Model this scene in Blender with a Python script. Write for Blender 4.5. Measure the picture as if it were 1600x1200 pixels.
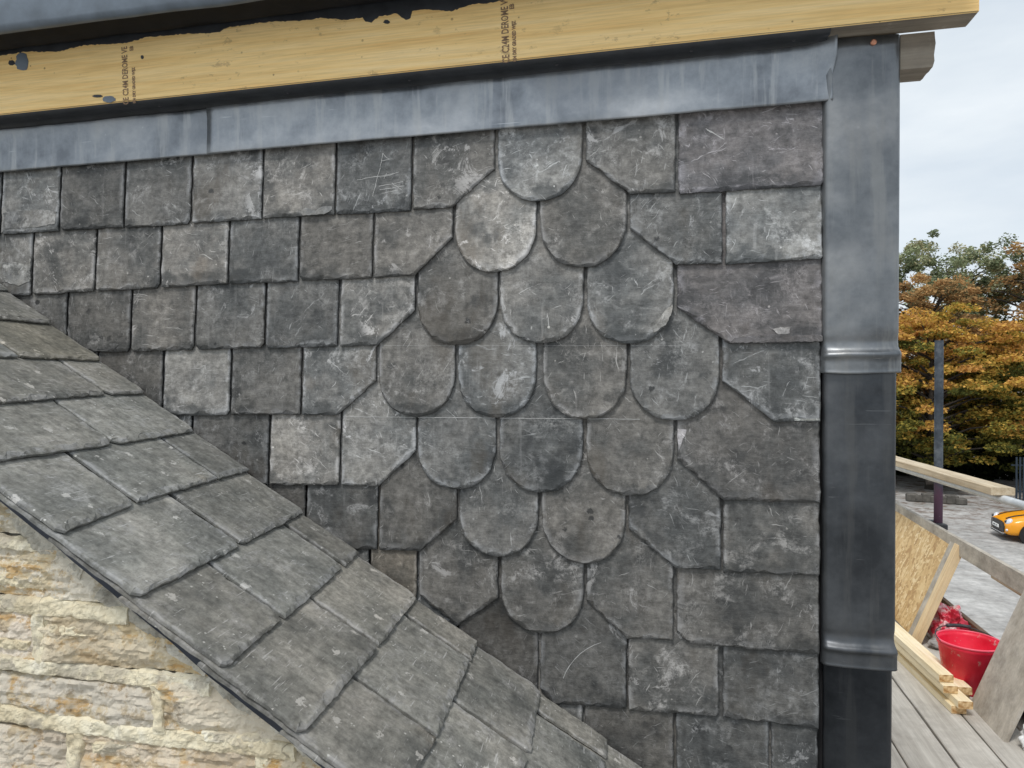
import bpy, bmesh, math, random
import numpy as np
from mathutils import Vector, Matrix, noise as mnoise
random.seed(7); rng = np.random.default_rng(7)
for o in list(bpy.data.objects): bpy.data.objects.remove(o)
S = bpy.context.scene; COL = S.collection
V = Vector
# ------------------------------------------------------------------ camera
YAW, PITCH, FOC = math.radians(12.7), math.radians(-0.52), 1100.0
EYE = V((0, -1.5, 5.6))
F0 = V((-math.sin(YAW), math.cos(YAW), 0)); RT = V((math.cos(YAW), math.sin(YAW), 0))
FW = F0*math.cos(PITCH) + V((0, 0, 1))*math.sin(PITCH); UP = RT.cross(FW)
cam = bpy.data.cameras.new('camera'); co = bpy.data.objects.new('camera', cam); COL.objects.link(co)
cam.sensor_width = 36; cam.lens = FOC/1600*36; cam.clip_start = .05; cam.clip_end = 3000
co.matrix_world = Matrix(((RT.x, UP.x, -FW.x, EYE.x), (RT.y, UP.y, -FW.y, EYE.y), (RT.z, UP.z, -FW.z, EYE.z), (0, 0, 0, 1)))
S.camera = co
# ------------------------------------------------------------------ sky, sun, exposure
SUN_EL, SUN_AZ = math.radians(60), math.radians(198)      # azimuth clockwise from +Y
w = bpy.data.worlds.new('World'); S.world = w; w.use_nodes = True
nt = w.node_tree; nt.nodes.clear()
def wn(t, **k):
    n = nt.nodes.new(t)
    for a, b in k.items(): setattr(n, a, b)
    return n
out = wn('ShaderNodeOutputWorld'); bg = wn('ShaderNodeBackground'); bg.inputs[1].default_value = .10
sk = wn('ShaderNodeTexSky', sky_type='NISHITA', sun_disc=False, sun_elevation=SUN_EL, sun_rotation=SUN_AZ, air_density=1.0, dust_density=2.0)
tc = wn('ShaderNodeTexCoord'); mp = wn('ShaderNodeMapping'); mp.inputs['Scale'].default_value = (1, 1, 3.2)
n1 = wn('ShaderNodeTexNoise'); n1.inputs['Scale'].default_value = 2.6; n1.inputs['Detail'].default_value = 7; n1.inputs['Roughness'].default_value = .55
cr = wn('ShaderNodeValToRGB'); cr.color_ramp.elements[0].position = .38; cr.color_ramp.elements[0].color = (.80, .80, .80, 1)
cr.color_ramp.elements[1].position = .62; cr.color_ramp.elements[1].color = (.97, .97, .97, 1)
n2 = wn('ShaderNodeTexNoise'); n2.inputs['Scale'].default_value = 4.3; n2.inputs['Detail'].default_value = 6
cc = wn('ShaderNodeValToRGB'); cc.color_ramp.elements[0].position = .3; cc.color_ramp.elements[0].color = (5.2, 5.75, 6.25, 1)
cc.color_ramp.elements[1].position = .7; cc.color_ramp.elements[1].color = (6.4, 6.8, 7.1, 1)
mx = wn('ShaderNodeMix', data_type='RGBA')
L = nt.links.new
L(tc.outputs['Generated'], mp.inputs[0]); L(mp.outputs[0], n1.inputs['Vector']); L(mp.outputs[0], n2.inputs['Vector'])
L(n1.outputs[0], cr.inputs[0]); L(n2.outputs[0], cc.inputs[0])
L(cr.outputs[0], mx.inputs[0]); L(sk.outputs[0], mx.inputs[6]); L(cc.outputs[0], mx.inputs[7])
L(mx.outputs[2], bg.inputs[0]); L(bg.outputs[0], out.inputs[0])
sl = bpy.data.lights.new('sun', 'SUN'); sl.energy = 1.5; sl.angle = math.radians(13); sl.color = (1, .965, .92)
so = bpy.data.objects.new('sun', sl); COL.objects.link(so)
sd = V((math.sin(SUN_AZ)*math.cos(SUN_EL), math.cos(SUN_AZ)*math.cos(SUN_EL), math.sin(SUN_EL)))
so.rotation_euler = sd.to_track_quat('Z', 'Y').to_euler(); so.location = (0, -20, 30)
S.view_settings.view_transform = 'Standard'; S.view_settings.look = 'None'
S.view_settings.exposure = 0.50; S.view_settings.gamma = 1; S.view_settings.use_curve_mapping = False
S.render.engine = 'CYCLES'
# ------------------------------------------------------------------ helpers
def ray(x, y): return FW + RT*((x-800)/FOC) - UP*((y-600)/FOC)
def on(x, y, p, n):
    d = ray(x, y); p = V(p); n = V(n); return EYE + d*((p-EYE).dot(n)/d.dot(n))
def onY(x, y, Y): return on(x, y, (0, Y, 0), (0, 1, 0))
def onX(x, y, X): return on(x, y, (X, 0, 0), (1, 0, 0))
def onZ(x, y, Z): return on(x, y, (0, 0, Z), (0, 0, 1))
def tag(o, label=None, cat=None, group=None, kind=None):
    if label: o['label'] = label
    if cat: o['category'] = cat
    if group: o['group'] = group
    if kind: o['kind'] = kind
    return o
def empty(name, loc, label, cat, group=None, mat=None):
    o = bpy.data.objects.new(name, None); COL.objects.link(o); o.location = loc; o.empty_display_size = .1
    if mat is not None: o.matrix_world = mat
    return tag(o, label, cat, group)
PW = {}
def link(name, me, m, parent=None, mat=None, smooth=False):
    o = bpy.data.objects.new(name, me); COL.objects.link(o)
    if m is not None:
        me.materials.clear(); me.materials.append(m)
    M = mat if mat is not None else Matrix()
    if parent is not None:
        o.parent = parent; o.matrix_basis = PW_of(parent).inverted() @ M
    else: o.matrix_basis = M
    if smooth: me.polygons.foreach_set('use_smooth', [True]*len(me.polygons))
    return o
def PW_of(p):
    M = p.matrix_basis.copy()
    while p.parent: p = p.parent; M = p.matrix_basis @ M
    return M
def mesh(name, vs, fs):
    me = bpy.data.meshes.new(name); me.from_pydata([tuple(v) for v in vs], [], fs); me.update(); return me
def bm_link(name, bm, m, parent=None, mat=None, smooth=False):
    bmesh.ops.recalc_face_normals(bm, faces=bm.faces)
    me = bpy.data.meshes.new(name); bm.to_mesh(me); bm.free(); return link(name, me, m, parent, mat, smooth)
def bbox(bm, lo, hi, bev=0, seg=1):
    lo = V(lo); hi = V(hi)
    r = bmesh.ops.create_cube(bm, size=1); vs = r['verts']
    for v in vs: v.co = V(((lo[i]+hi[i])/2 + v.co[i]*(hi[i]-lo[i]) for i in range(3)))
    if bev:
        es = list({e for v in vs for e in v.link_edges})
        bmesh.ops.bevel(bm, geom=es, offset=bev, segments=seg, affect='EDGES', profile=.5)
def box(name, lo, hi, m, parent=None, bev=.002, mat=None, seg=1):
    bm = bmesh.new(); bbox(bm, lo, hi, bev, seg); return bm_link(name, bm, m, parent, mat)
def plank_mesh(name, size, bev=.002, nx=14, warp=.0015, seed=0):
    """board along local Y: worn edges, a little warp along its length. size=(x,y,z), origin at near bottom centre"""
    bm = bmesh.new(); sx, sy, sz = size; c = bev
    prof = [(-sx/2+c, 0), (sx/2-c, 0), (sx/2, c), (sx/2, sz-c), (sx/2-c, sz), (-sx/2+c, sz), (-sx/2, sz-c), (-sx/2, c)]
    rings = []
    for i in range(nx+1):
        y = sy*i/nx; dz = warp*mnoise.noise(V((y*1.3, seed*3.1, 0))); dx = warp*mnoise.noise(V((y*1.1, seed*5.7, 4)))
        rings.append([bm.verts.new((px+dx+random.uniform(-.3, .3)*bev, y, pz+dz+random.uniform(-.25, .25)*bev)) for px, pz in prof])
    for a, b in zip(rings, rings[1:]):
        for k in range(8): bm.faces.new((a[k], a[(k+1) % 8], b[(k+1) % 8], b[k]))
    bm.faces.new(rings[0][::-1]); bm.faces.new(rings[-1])
    bmesh.ops.recalc_face_normals(bm, faces=bm.faces)
    me = bpy.data.meshes.new(name); bm.to_mesh(me); bm.free(); return me
def frame(o, x, y, z):
    x, y, z = V(x).normalized(), V(y).normalized(), V(z).normalized()
    return Matrix(((x.x, y.x, z.x, o[0]), (x.y, y.y, z.y, o[1]), (x.z, y.z, z.z, o[2]), (0, 0, 0, 1)))
def tube(bm, pts, rad, n=12, cap=True):
    pts = [V(p) for p in pts]; rs = rad if isinstance(rad, (list, tuple)) else [rad]*len(pts); rings = []
    for i, p in enumerate(pts):
        d = (pts[min(i+1, len(pts)-1)]-pts[max(i-1, 0)]).normalized()
        a = d.cross(V((0, 0, 1)) if abs(d.z) < .95 else V((1, 0, 0))).normalized(); b = d.cross(a)
        rings.append([bm.verts.new(p + (a*math.cos(2*math.pi*k/n)+b*math.sin(2*math.pi*k/n))*rs[i]) for k in range(n)])
    for A, B in zip(rings, rings[1:]):
        for k in range(n): bm.faces.new((A[k], A[(k+1) % n], B[(k+1) % n], B[k]))
    if cap: bm.faces.new(rings[0][::-1]); bm.faces.new(rings[-1])
# ------------------------------------------------------------------ materials
class NT:
    def __init__(s, name):
        s.m = bpy.data.materials.new(name); s.m.use_nodes = True; s.t = s.m.node_tree; s.t.nodes.clear()
        s.out = s.n('ShaderNodeOutputMaterial'); s.b = s.n('ShaderNodeBsdfPrincipled'); s.l(s.b.outputs[0], s.out.inputs[0])
        s.tc = s.n('ShaderNodeTexCoord'); s.oi = s.n('ShaderNodeObjectInfo')
        mu = s.n('ShaderNodeVectorMath', operation='MULTIPLY_ADD'); s.l(s.oi.outputs['Random'], mu.inputs[0])
        mu.inputs[1].default_value = (37.3, 53.1, 29.7); s.l(s.tc.outputs['Object'], mu.inputs[2]); s.co = mu.outputs[0]
    def n(s, t, **k):
        x = s.t.nodes.new(t)
        for a, b in k.items(): setattr(x, a, b)
        return x
    def l(s, a, b): s.t.links.new(a, b)
    def put(s, sock, v):
        if hasattr(v, 'is_linked') or hasattr(v, 'links'): s.l(v, sock)
        elif isinstance(v, (tuple, list)): sock.default_value = (*v, 1) if len(v) == 3 and len(sock.default_value) == 4 else v
        else: sock.default_value = v
    def map(s, sc=(1, 1, 1), rot=(0, 0, 0), vec=None):
        x = s.n('ShaderNodeMapping'); s.l(vec or s.co, x.inputs[0]); x.inputs['Scale'].default_value = sc; x.inputs['Rotation'].default_value = rot
        return x.outputs[0]
    def noise(s, scale, det=5, rough=.55, vec=None, dist=0):
        x = s.n('ShaderNodeTexNoise'); s.l(vec or s.co, x.inputs['Vector']); x.inputs['Scale'].default_value = scale
        x.inputs['Detail'].default_value = det; x.inputs['Roughness'].default_value = rough; x.inputs['Distortion'].default_value = dist
        return x.outputs[0]
    def vor(s, scale, feat='F1', vec=None, o='Distance'):
        x = s.n('ShaderNodeTexVoronoi', feature=feat); s.l(vec or s.co, x.inputs['Vector']); x.inputs['Scale'].default_value = scale
        return x.outputs[o]
    def ss(s, v, a, b, lo=0., hi=1.):
        x = s.n('ShaderNodeMapRange', interpolation_type='SMOOTHSTEP'); s.put(x.inputs[0], v)
        x.inputs[1].default_value = a; x.inputs[2].default_value = b; x.inputs[3].default_value = lo; x.inputs[4].default_value = hi
        return x.outputs[0]
    def ramp(s, v, stops):
        x = s.n('ShaderNodeValToRGB'); s.l(v, x.inputs[0]); e = x.color_ramp.elements
        while len(e) < len(stops): e.new(.5)
        for i, (p, c) in enumerate(stops): e[i].position = p; e[i].color = (*c, 1)
        return x.outputs[0]
    def math(s, op, a, b=0.):
        x = s.n('ShaderNodeMath', operation=op); s.put(x.inputs[0], a); s.put(x.inputs[1], b); return x.outputs[0]
    def mix(s, f, a, b, bt='MIX'):
        x = s.n('ShaderNodeMix', data_type='RGBA', blend_type=bt); s.put(x.inputs[0], f); s.put(x.inputs[6], a); s.put(x.inputs[7], b); return x.outputs[2]
    def attr(s, name):
        x = s.n('ShaderNodeAttribute', attribute_name=name); return x
    def bump(s, h, st=.5, d=.01, prev=None):
        x = s.n('ShaderNodeBump'); s.l(h, x.inputs['Height']); x.inputs['Strength'].default_value = st; x.inputs['Distance'].default_value = d
        if prev is not None: s.l(prev, x.inputs['Normal'])
        return x.outputs[0]
    def done(s, col, rough=.6, metal=0., nrm=None, spec=.5):
        s.put(s.b.inputs['Base Color'], col); s.put(s.b.inputs['Roughness'], rough); s.put(s.b.inputs['Metallic'], metal)
        s.put(s.b.inputs['Specular IOR Level'], spec)
        if nrm is not None: s.l(nrm, s.b.inputs['Normal'])
        return s.m
def plain(name, col, rough=.5, metal=0., var=.12, sc=12, spec=.5):
    t = NT(name); v = t.noise(sc, 6); c = t.mix(1., col, t.ramp(v, [(.3, (1-var,)*3), (.7, (1+var,)*3)]), 'MULTIPLY')
    return t.done(c, rough, metal, t.bump(t.noise(sc*8, 4), .12, .002), spec)

def slate_mat(name, roof=False):
    t = NT(name)
    b1 = t.noise(7 if not roof else 6, 8, .62); b2 = t.noise(16, 7, .68, dist=.6)
    b3 = t.noise(1., 7, .62, vec=t.map((30, 9, 30))); wob = t.noise(90, 4, .7)
    if not roof:
        c = t.ramp(b1, [(.30, (.062, .065, .066)), (.42, (.112, .114, .111)), (.51, (.152, .149, .141)), (.61, (.192, .186, .173)), (.74, (.28, .272, .258))])
    else:
        c = t.ramp(b1, [(.30, (.120, .124, .116)), (.43, (.176, .177, .162)), (.54, (.222, .219, .198)), (.68, (.30, .29, .262))])
    c = t.mix(1., c, t.ramp(t.noise(60, 6, .75), [(.34, (.60 if not roof else .62,)*3), (.5, (1, 1, 1)), (.66, (1.45 if not roof else 1.40,)*3)]), 'MULTIPLY')
    c = t.mix(t.ss(b3, .44, .66, 0, .22), c, t.mix(1., c, (1.5, 1.5, 1.5), 'MULTIPLY'))
    # fine riven grain across the slate
    g1 = t.noise(1, 6, .7, vec=t.map((12, 75, 60), (0, 0, .12)) if not roof else t.map((95, 16, 60), (0, 0, .10)))
    c = t.mix(1., c, t.ramp(g1, [(.33, (.86,)*3), (.5, (1, 1, 1)), (.66, (1.17,)*3)]), 'MULTIPLY')
    # dark damp bloom
    dk = t.ss(t.noise(9, 6, .6, vec=t.map((1, 1, 1), (0, 0, 1))), .555, .67, 0, .70 if not roof else .35)
    c = t.mix(dk, c, (.040, .044, .046))
    # lime bloom: cloudy, broken up
    lm = t.math('MULTIPLY', t.ss(b2, .51, .66), t.ss(t.noise(70, 6, .75), .42, .60))
    lm = t.math('MULTIPLY', lm, t.ss(t.oi.outputs['Random'], 0, 1, .35, .95 if not roof else .45))
    c = t.mix(lm, c, (.47, .465, .455))
    l2 = t.math('MULTIPLY', t.ss(t.noise(5.5, 9, .72, dist=.8), .53, .66), t.ss(t.noise(150, 4, .8), .40, .66)); c = t.mix(t.math('MULTIPLY', l2, .62 if not roof else .4), c, (.42, .415, .40))
    # edges: paler dressed margin
    ed = t.attr('edge').outputs['Fac']
    em = t.math('MULTIPLY', ed, t.ss(t.noise(24, 6, .75), .45, .58, .0, .78 if not roof else .5))
    c = t.mix(em, c, (.40, .405, .41))
    dirt_shade = t.attr('rim').outputs['Fac']; c = t.mix(t.math('MULTIPLY', dirt_shade, .88 if not roof else .30), c, (.022, .024, .025))  # darkened rim: joint dirt plus contact shade put into the edge colour
    # scratches
    for i, (rz, sx, th) in enumerate(((.25, 26, .745), (1.35, 19, .71), (-.7, 30, .735), (1.75, 14, .725))):
        if roof: vv = t.map((sx, 260, 30), (0, 0, 1.38+.12*i))
        else:
            vr = t.n('ShaderNodeVectorRotate', rotation_type='Z_AXIS'); t.l(t.co, vr.inputs['Vector']); t.l(t.math('MULTIPLY', t.oi.outputs['Random'], 17.3+9.1*i), vr.inputs['Angle'])
            wp = t.n('ShaderNodeVectorMath', operation='MULTIPLY_ADD'); t.l(t.noise(18+5*i, 2), wp.inputs[0]); wp.inputs[1].default_value = (.017, .017, 0); t.l(vr.outputs[0], wp.inputs[2])
            vv = t.map((sx, 260, 30), vec=wp.outputs[0])
        sc = t.noise(1, 2, .5, vec=vv)
        ms = t.math('MULTIPLY', t.ss(sc, th-.035, th), t.ss(t.noise(13+3*i, 3), .45, .54))
        c = t.mix(t.math('MULTIPLY', ms, .62), c, (.52, .52, .51))
    if not roof:
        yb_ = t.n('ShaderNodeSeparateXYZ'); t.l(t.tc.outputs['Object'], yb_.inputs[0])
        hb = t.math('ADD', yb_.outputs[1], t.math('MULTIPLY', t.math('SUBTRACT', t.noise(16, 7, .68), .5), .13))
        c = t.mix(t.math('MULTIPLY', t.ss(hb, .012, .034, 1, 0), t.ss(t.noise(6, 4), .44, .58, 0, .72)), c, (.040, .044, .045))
        br = t.noise(7, 6, .62, vec=t.map((1, .5, 1), (0, 0, .2))); c = t.mix(t.ss(br, .56, .68, 0, .5), c, (.085, .072, .056))
    if not roof:   # small black spots and hard chalky patches
        bs = t.vor(19, vec=t.map((1, 1.0, 1), (0, 0, .9))); bj = t.math('ADD', bs, t.math('MULTIPLY', t.math('SUBTRACT', wob, .5), .35))
        c = t.mix(t.math('MULTIPLY', t.ss(bj, .10, .16, .85, 0), t.ss(t.noise(4.2, 3), .56, .64)), c, (.028, .03, .031))
        hc = t.math('MULTIPLY', t.ss(t.noise(10, 9, .78, dist=1.1), .575, .63), t.ss(t.noise(4, 3), .44, .56)); c = t.mix(t.math('MULTIPLY', hc, .72), c, (.53, .525, .52))
        vs_ = t.noise(1, 5, .65, vec=t.map((60, 5, 40))); c = t.mix(t.ss(vs_, .60, .72, 0, .26), c, (.36, .355, .345))
    # specks and lichen
    sp = t.vor(38 if not roof else 17, vec=t.map((1, 1, 1), (0, .0, .4)))
    jag = t.math('ADD', sp, t.math('MULTIPLY', t.math('SUBTRACT', wob, .5), .22 if not roof else .75))
    hi = t.ss(t.noise(5, 2), .40, .46) if roof else t.ss(t.noise(11, 2), .55, .68)
    spm = t.math('MULTIPLY', t.ss(jag, .06 if not roof else .10, .10 if not roof else .14, 1, 0), hi)
    c = t.mix(t.math('MULTIPLY', spm, .8), c, (.52, .51, .48))
    if roof:
        s2 = t.vor(60); c = t.mix(t.math('MULTIPLY', t.ss(s2, .09, .14, 1, 0), t.ss(t.noise(8, 2), .50, .58, 0, .85)), c, (.55, .55, .52))
        c = t.mix(t.ss(t.noise(5, 5, .6, vec=t.map((1, 1, 1), (0, 0, 2))), .62, .8, 0, .35), c, (.26, .19, .11))
    else:
        c = t.mix(t.ss(t.noise(6, 5, .6, vec=t.map((1, 1, 1), (0, 0, 2))), .64, .82, 0, .3), c, (.24, .185, .13))
    c = t.mix(1., c, t.oi.outputs['Color'], 'MULTIPLY')
    nb = t.bump(t.noise(1, 8, .7, vec=t.map((14, 45, 30))), .5, .005)
    nb = t.bump(t.noise(120, 5, .7), .28, .0015, nb)
    return t.done(c, t.ss(b2, .3, .7, .5, .74), 0, nb, .38)
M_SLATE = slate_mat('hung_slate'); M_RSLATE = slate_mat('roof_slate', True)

def lead_mat(name):
    t = NT(name)
    st = t.noise(1, 7, .6, vec=t.map((34, 34, 2.6), vec=t.tc.outputs['Object'])); bl = t.noise(7, 7, .62)
    c = t.ramp(bl, [(.33, (.20, .213, .228)), (.46, (.325, .343, .36)), (.55, (.42, .437, .452)), (.68, (.56, .57, .575))])
    c = t.mix(t.ss(st, .50, .64, 0, .55), c, (.50, .50, .485))
    c = t.mix(t.ss(t.noise(3.2, 6, .6), .50, .66, 0, .36), c, (.15, .165, .185))
    sc = t.noise(1, 2, .5, vec=t.map((6, 200, 200), (0, .5, .2)))
    c = t.mix(t.math('MULTIPLY', t.ss(sc, .70, .735), t.ss(t.noise(9, 2), .52, .62, 0, .6)), c, (.66, .67, .68))
    fl = t.vor(26); c = t.mix(t.math('MULTIPLY', t.ss(fl, .05, .09, 1, 0), t.ss(t.noise(4, 2), .58, .66, 0, .5)), c, (.65, .65, .65))
    c = t.mix(1., c, t.oi.outputs['Color'], 'MULTIPLY')
    nb = t.bump(t.noise(9, 4, .5), .22, .015); nb = t.bump(t.noise(34, 3, .5), .10, .004, nb); nb = t.bump(t.noise(160, 5, .7), .12, .001, nb)
    return t.done(c, t.ss(bl, .36, .64, .30, .48), .8, nb, .25)
M_LEAD = lead_mat('milled_lead')

def wood_mat(name, cols, grain=(1, .05, 1), sc=42, rough=.62, dirt_shade=0., knots=False, dirtcol=(.12, .11, .10)):
    """cols dark->light; grain = squeeze along the board axis"""
    t = NT(name)
    warp = t.noise(1.6, 4, .5, vec=t.map(grain))
    v = t.n('ShaderNodeVectorMath', operation='MULTIPLY_ADD'); t.l(warp, v.inputs[0]); v.inputs[1].default_value = (.09, .09, .09); t.l(t.map(grain), v.inputs[2])
    g = t.noise(sc, 5, .6, vec=v.outputs[0]); g2 = t.noise(sc*5, 4, .65, vec=v.outputs[0])
    c = t.ramp(g, [(.3, cols[0]), (.5, cols[1]), (.72, cols[2])])
    c = t.mix(1., c, t.ramp(g2, [(.3, (.86,)*3), (.6, (1.05,)*3)]), 'MULTIPLY')
    if knots:
        kc = t.map((1, 1, 1)); d = t.vor(5.5, vec=kc); ring = t.math('ADD', d, t.math('MULTIPLY', t.noise(30, 3), .03))
        ok = t.ss(t.vor(5.5, vec=kc, o='Color'), .50, .54)
        c = t.mix(t.math('MULTIPLY', t.ss(ring, .03, .075, .8, 0), ok), c, (.33, .16, .05))
        c = t.mix(t.math('MULTIPLY', t.ss(ring, .02, .034, .9, 0), ok), c, (.09, .045, .02))
        # scuffs, boot marks, handling dirt
        d2 = t.noise(1, 5, .7, vec=t.map((28, 60, 50), (0, .6, .8))); c = t.mix(t.math('MULTIPLY', t.ss(d2, .59, .67), t.ss(t.noise(4, 3), .46, .58, 0, .45)), c, (.26, .17, .09))
        sp = t.vor(30); c = t.mix(t.math('MULTIPLY', t.ss(t.math('ADD', sp, t.math('MULTIPLY', t.noise(50, 2), .05)), .08, .13, .75, 0), t.ss(t.noise(6, 2), .48, .56)), c, (.16, .09, .04))
    if dirt_shade:
        c = t.mix(t.math('MULTIPLY', t.ss(t.noise(7, 7, .68), .40, .70), dirt_shade), c, dirtcol)
        c = t.mix(t.math('MULTIPLY', t.ss(t.noise(22, 6, .7), .58, .72), dirt_shade*.8), c, (.58, .55, .50))
    nb = t.bump(g, .22, .002); nb = t.bump(g2, .15, .001, nb)
    return t.done(c, rough, 0, nb, .3)
M_BEAM = wood_mat('new_softwood', [(.80, .505, .185), (.90, .635, .275), (.95, .71, .36)], (.035, 1, 1), 60, .6, 0, True)
M_TIMB = wood_mat('site_softwood', [(.58, .41, .22), (.72, .55, .33), (.80, .65, .42)], (1, .05, 1), 40, .65, .12)
M_BATT = wood_mat('pale_batten', [(.76, .62, .38), (.86, .74, .50), (.92, .82, .62)], (1, .05, 1), 45, .65, .05)
M_GREY = wood_mat('weathered_ply', [(.38, .345, .29), (.48, .44, .38), (.57, .53, .46)], (1, .45, 1), 22, .75, .6, dirtcol=(.20, .18, .155))
M_BOARD = wood_mat('scaffold_board', [(.38, .355, .315), (.48, .455, .41), (.56, .535, .485)], (1, .05, 1), 30, .8, .42, dirtcol=(.27, .25, .22))
M_PLANK = wood_mat('pale_plank', [(.40, .31, .20), (.56, .46, .32), (.68, .60, .46)], (1, .05, 1), 34, .7, .3, dirtcol=(.30, .25, .18))
M_BROWN = wood_mat('brown_board', [(.13, .08, .05), (.19, .12, .075), (.25, .165, .11)], (1, .06, 1), 30, .7, .2)
def end_grain(m):
    nt_ = m.node_tree; b = next(n for n in nt_.nodes if n.type == 'BSDF_PRINCIPLED'); src = b.inputs['Base Color'].links[0].from_socket
    tc_ = nt_.nodes.new('ShaderNodeTexCoord'); sp = nt_.nodes.new('ShaderNodeSeparateXYZ'); nt_.links.new(tc_.outputs['Normal'], sp.inputs[0])
    ab = nt_.nodes.new('ShaderNodeMath'); ab.operation = 'ABSOLUTE'; nt_.links.new(sp.outputs[1], ab.inputs[0]); gt = nt_.nodes.new('ShaderNodeMath'); gt.operation = 'GREATER_THAN'; gt.inputs[1].default_value = .9; nt_.links.new(ab.outputs[0], gt.inputs[0])
    no = nt_.nodes.new('ShaderNodeTexNoise'); no.inputs['Scale'].default_value = 40; oi = nt_.nodes.new('ShaderNodeTexCoord'); nt_.links.new(oi.outputs['Object'], no.inputs['Vector'])
    rp_ = nt_.nodes.new('ShaderNodeValToRGB'); rp_.color_ramp.elements[0].color = (.38, .20, .07, 1); rp_.color_ramp.elements[0].position = .35; rp_.color_ramp.elements[1].color = (.80, .60, .34, 1); rp_.color_ramp.elements[1].position = .6; nt_.links.new(no.outputs[0], rp_.inputs[0])
    mx_ = nt_.nodes.new('ShaderNodeMix'); mx_.data_type = 'RGBA'; nt_.links.new(gt.outputs[0], mx_.inputs[0]); nt_.links.new(src, mx_.inputs[6]); nt_.links.new(rp_.outputs[0], mx_.inputs[7]); nt_.links.new(mx_.outputs[2], b.inputs['Base Color'])
end_grain(M_BATT)
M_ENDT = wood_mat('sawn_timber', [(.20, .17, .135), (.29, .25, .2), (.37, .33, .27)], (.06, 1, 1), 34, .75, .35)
M_BIT = plain('bitumen_black', (.028, .031, .036), .5, 0, .3, 30)
M_EPDM = plain('roof_membrane', (.125, .155, .19), .42, 0, .22, 18, .6)
M_EPDM_SHADE = plain('membrane_shaded_underside', (.012, .013, .016), .7, 0, .3, 18, .2)  # underside shade put into a darker copy of the membrane colour
M_INK = plain('stamp_ink', (.24, .15, .085), .7, 0, .25, 300)
M_CHALK = plain('scratch_chalk', (.52, .52, .51), .8, 0, .2, 200)
M_NAIL = plain('nail_steel', (.10, .10, .11), .5, .5)
M_COPPER = plain('copper', (.72, .34, .22), .4, .8, .15, 90)
M_KERB = plain('dark_kerb_stone', (.10, .092, .08), .9, 0, .4, 5)
M_FELT = plain('black_felt', (.018, .018, .02), .85)
M_PLYB = wood_mat('sheathing_ply', [(.30, .2, .11), (.4, .28, .16), (.5, .37, .22)], (1, 1, .1), 20)
def steel_mat(name, a, b, rough, metal):
    t = NT(name); n = t.noise(9, 7, .7); c = t.ramp(n, [(.35, a), (.65, b)])
    return t.done(c, t.ss(n, .3, .7, rough, rough+.2), metal, t.bump(t.noise(80, 4), .15, .001))
M_GALV = steel_mat('galvanised_tube', (.45, .48, .50), (.66, .69, .71), .42, .55)
def pole_mat():
    t = NT('painted_pole'); n = t.noise(9, 7, .7); z = t.n('ShaderNodeSeparateXYZ'); t.l(t.tc.outputs['Object'], z.inputs[0])
    c = t.ramp(n, [(.35, (.020, .026, .034)), (.52, (.042, .052, .065)), (.68, (.10, .115, .13))])
    h = t.math('ADD', z.outputs[2], t.math('MULTIPLY', t.math('SUBTRACT', t.noise(7, 5, .7), .5), .6))
    c = t.mix(t.ss(h, 4.72, 5.0, .85, 0), c, (.075, .034, .058))
    c = t.mix(t.math('MULTIPLY', t.ss(t.noise(20, 6, .7), .6, .7), t.ss(h, 4.7, 5.3, .8, .15)), c, (.3, .25, .27))
    return t.done(c, .7, 0, t.bump(n, .2, .002), .2)
M_POLE = pole_mat()
def stone_mat():
    t = NT('sandstone'); b = t.noise(6, 8, .62); s = t.noise(1, 7, .65, vec=t.map((7, 30, 34)))
    c = t.ramp(s, [(.34, (.34, .29, .215)), (.44, (.52, .45, .33)), (.52, (.64, .56, .40)), (.59, (.55, .37, .17)), (.7, (.68, .61, .48))])
    c = t.mix(t.ss(b, .53, .63, 0, .6), c, (.46, .31, .15))
    c = t.mix(t.math('MULTIPLY', t.ss(t.noise(9, 9, .74), .465, .53), .85), c, (.74, .71, .63))
    c = t.mix(t.ss(t.noise(5, 6, .6, vec=t.map((1, 1, 1), (1, 0, 0))), .50, .62, 0, .6), c, (.43, .385, .31))
    c = t.mix(t.math('MULTIPLY', t.ss(t.noise(24, 8, .78), .585, .65), .6), c, (.20, .165, .125))
    c = t.mix(1., c, t.oi.outputs['Color'], 'MULTIPLY')
    nb = t.bump(t.noise(38, 8, .78), .7, .009); nb = t.bump(t.noise(150, 6, .75), .7, .004, nb); return t.done(c, .9, 0, nb, .15)
def mortar_mat():
    t = NT('lime_mortar'); b = t.noise(8, 7, .65)
    c = t.ramp(b, [(.34, (.58, .50, .345)), (.46, (.78, .70, .51)), (.54, (.84, .775, .59)), (.64, (.88, .84, .70))])
    c = t.mix(t.ss(t.noise(10, 6, .65, vec=t.map((1, 1, 1), (0, 1, 0))), .53, .62, 0, .65), c, (.38, .345, .285))
    c = t.mix(t.math('MULTIPLY', t.ss(t.noise(95, 6, .75), .55, .64), .5), c, (.34, .30, .215)); c = t.mix(t.ss(t.noise(5, 7, .7, vec=t.map((1, 1, 1), (2, 1, 0))), .53, .60, 0, .6), c, (.46, .415, .34))
    ck = t.vor(9, 'DISTANCE_TO_EDGE', vec=t.map((1, 1, 1))); c = t.mix(t.math('MULTIPLY', t.ss(t.math('ADD', ck, t.math('MULTIPLY', t.noise(40, 4), .02)), .012, .022, 1, 0), t.ss(t.noise(7, 2), .52, .6, 0, .6)), c, (.15, .12, .09))
    nb = t.bump(t.noise(30, 7, .7), .7, .006); nb = t.bump(t.noise(190, 6, .75), .8, .003, nb); return t.done(c, .92, 0, nb, .12)
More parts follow.
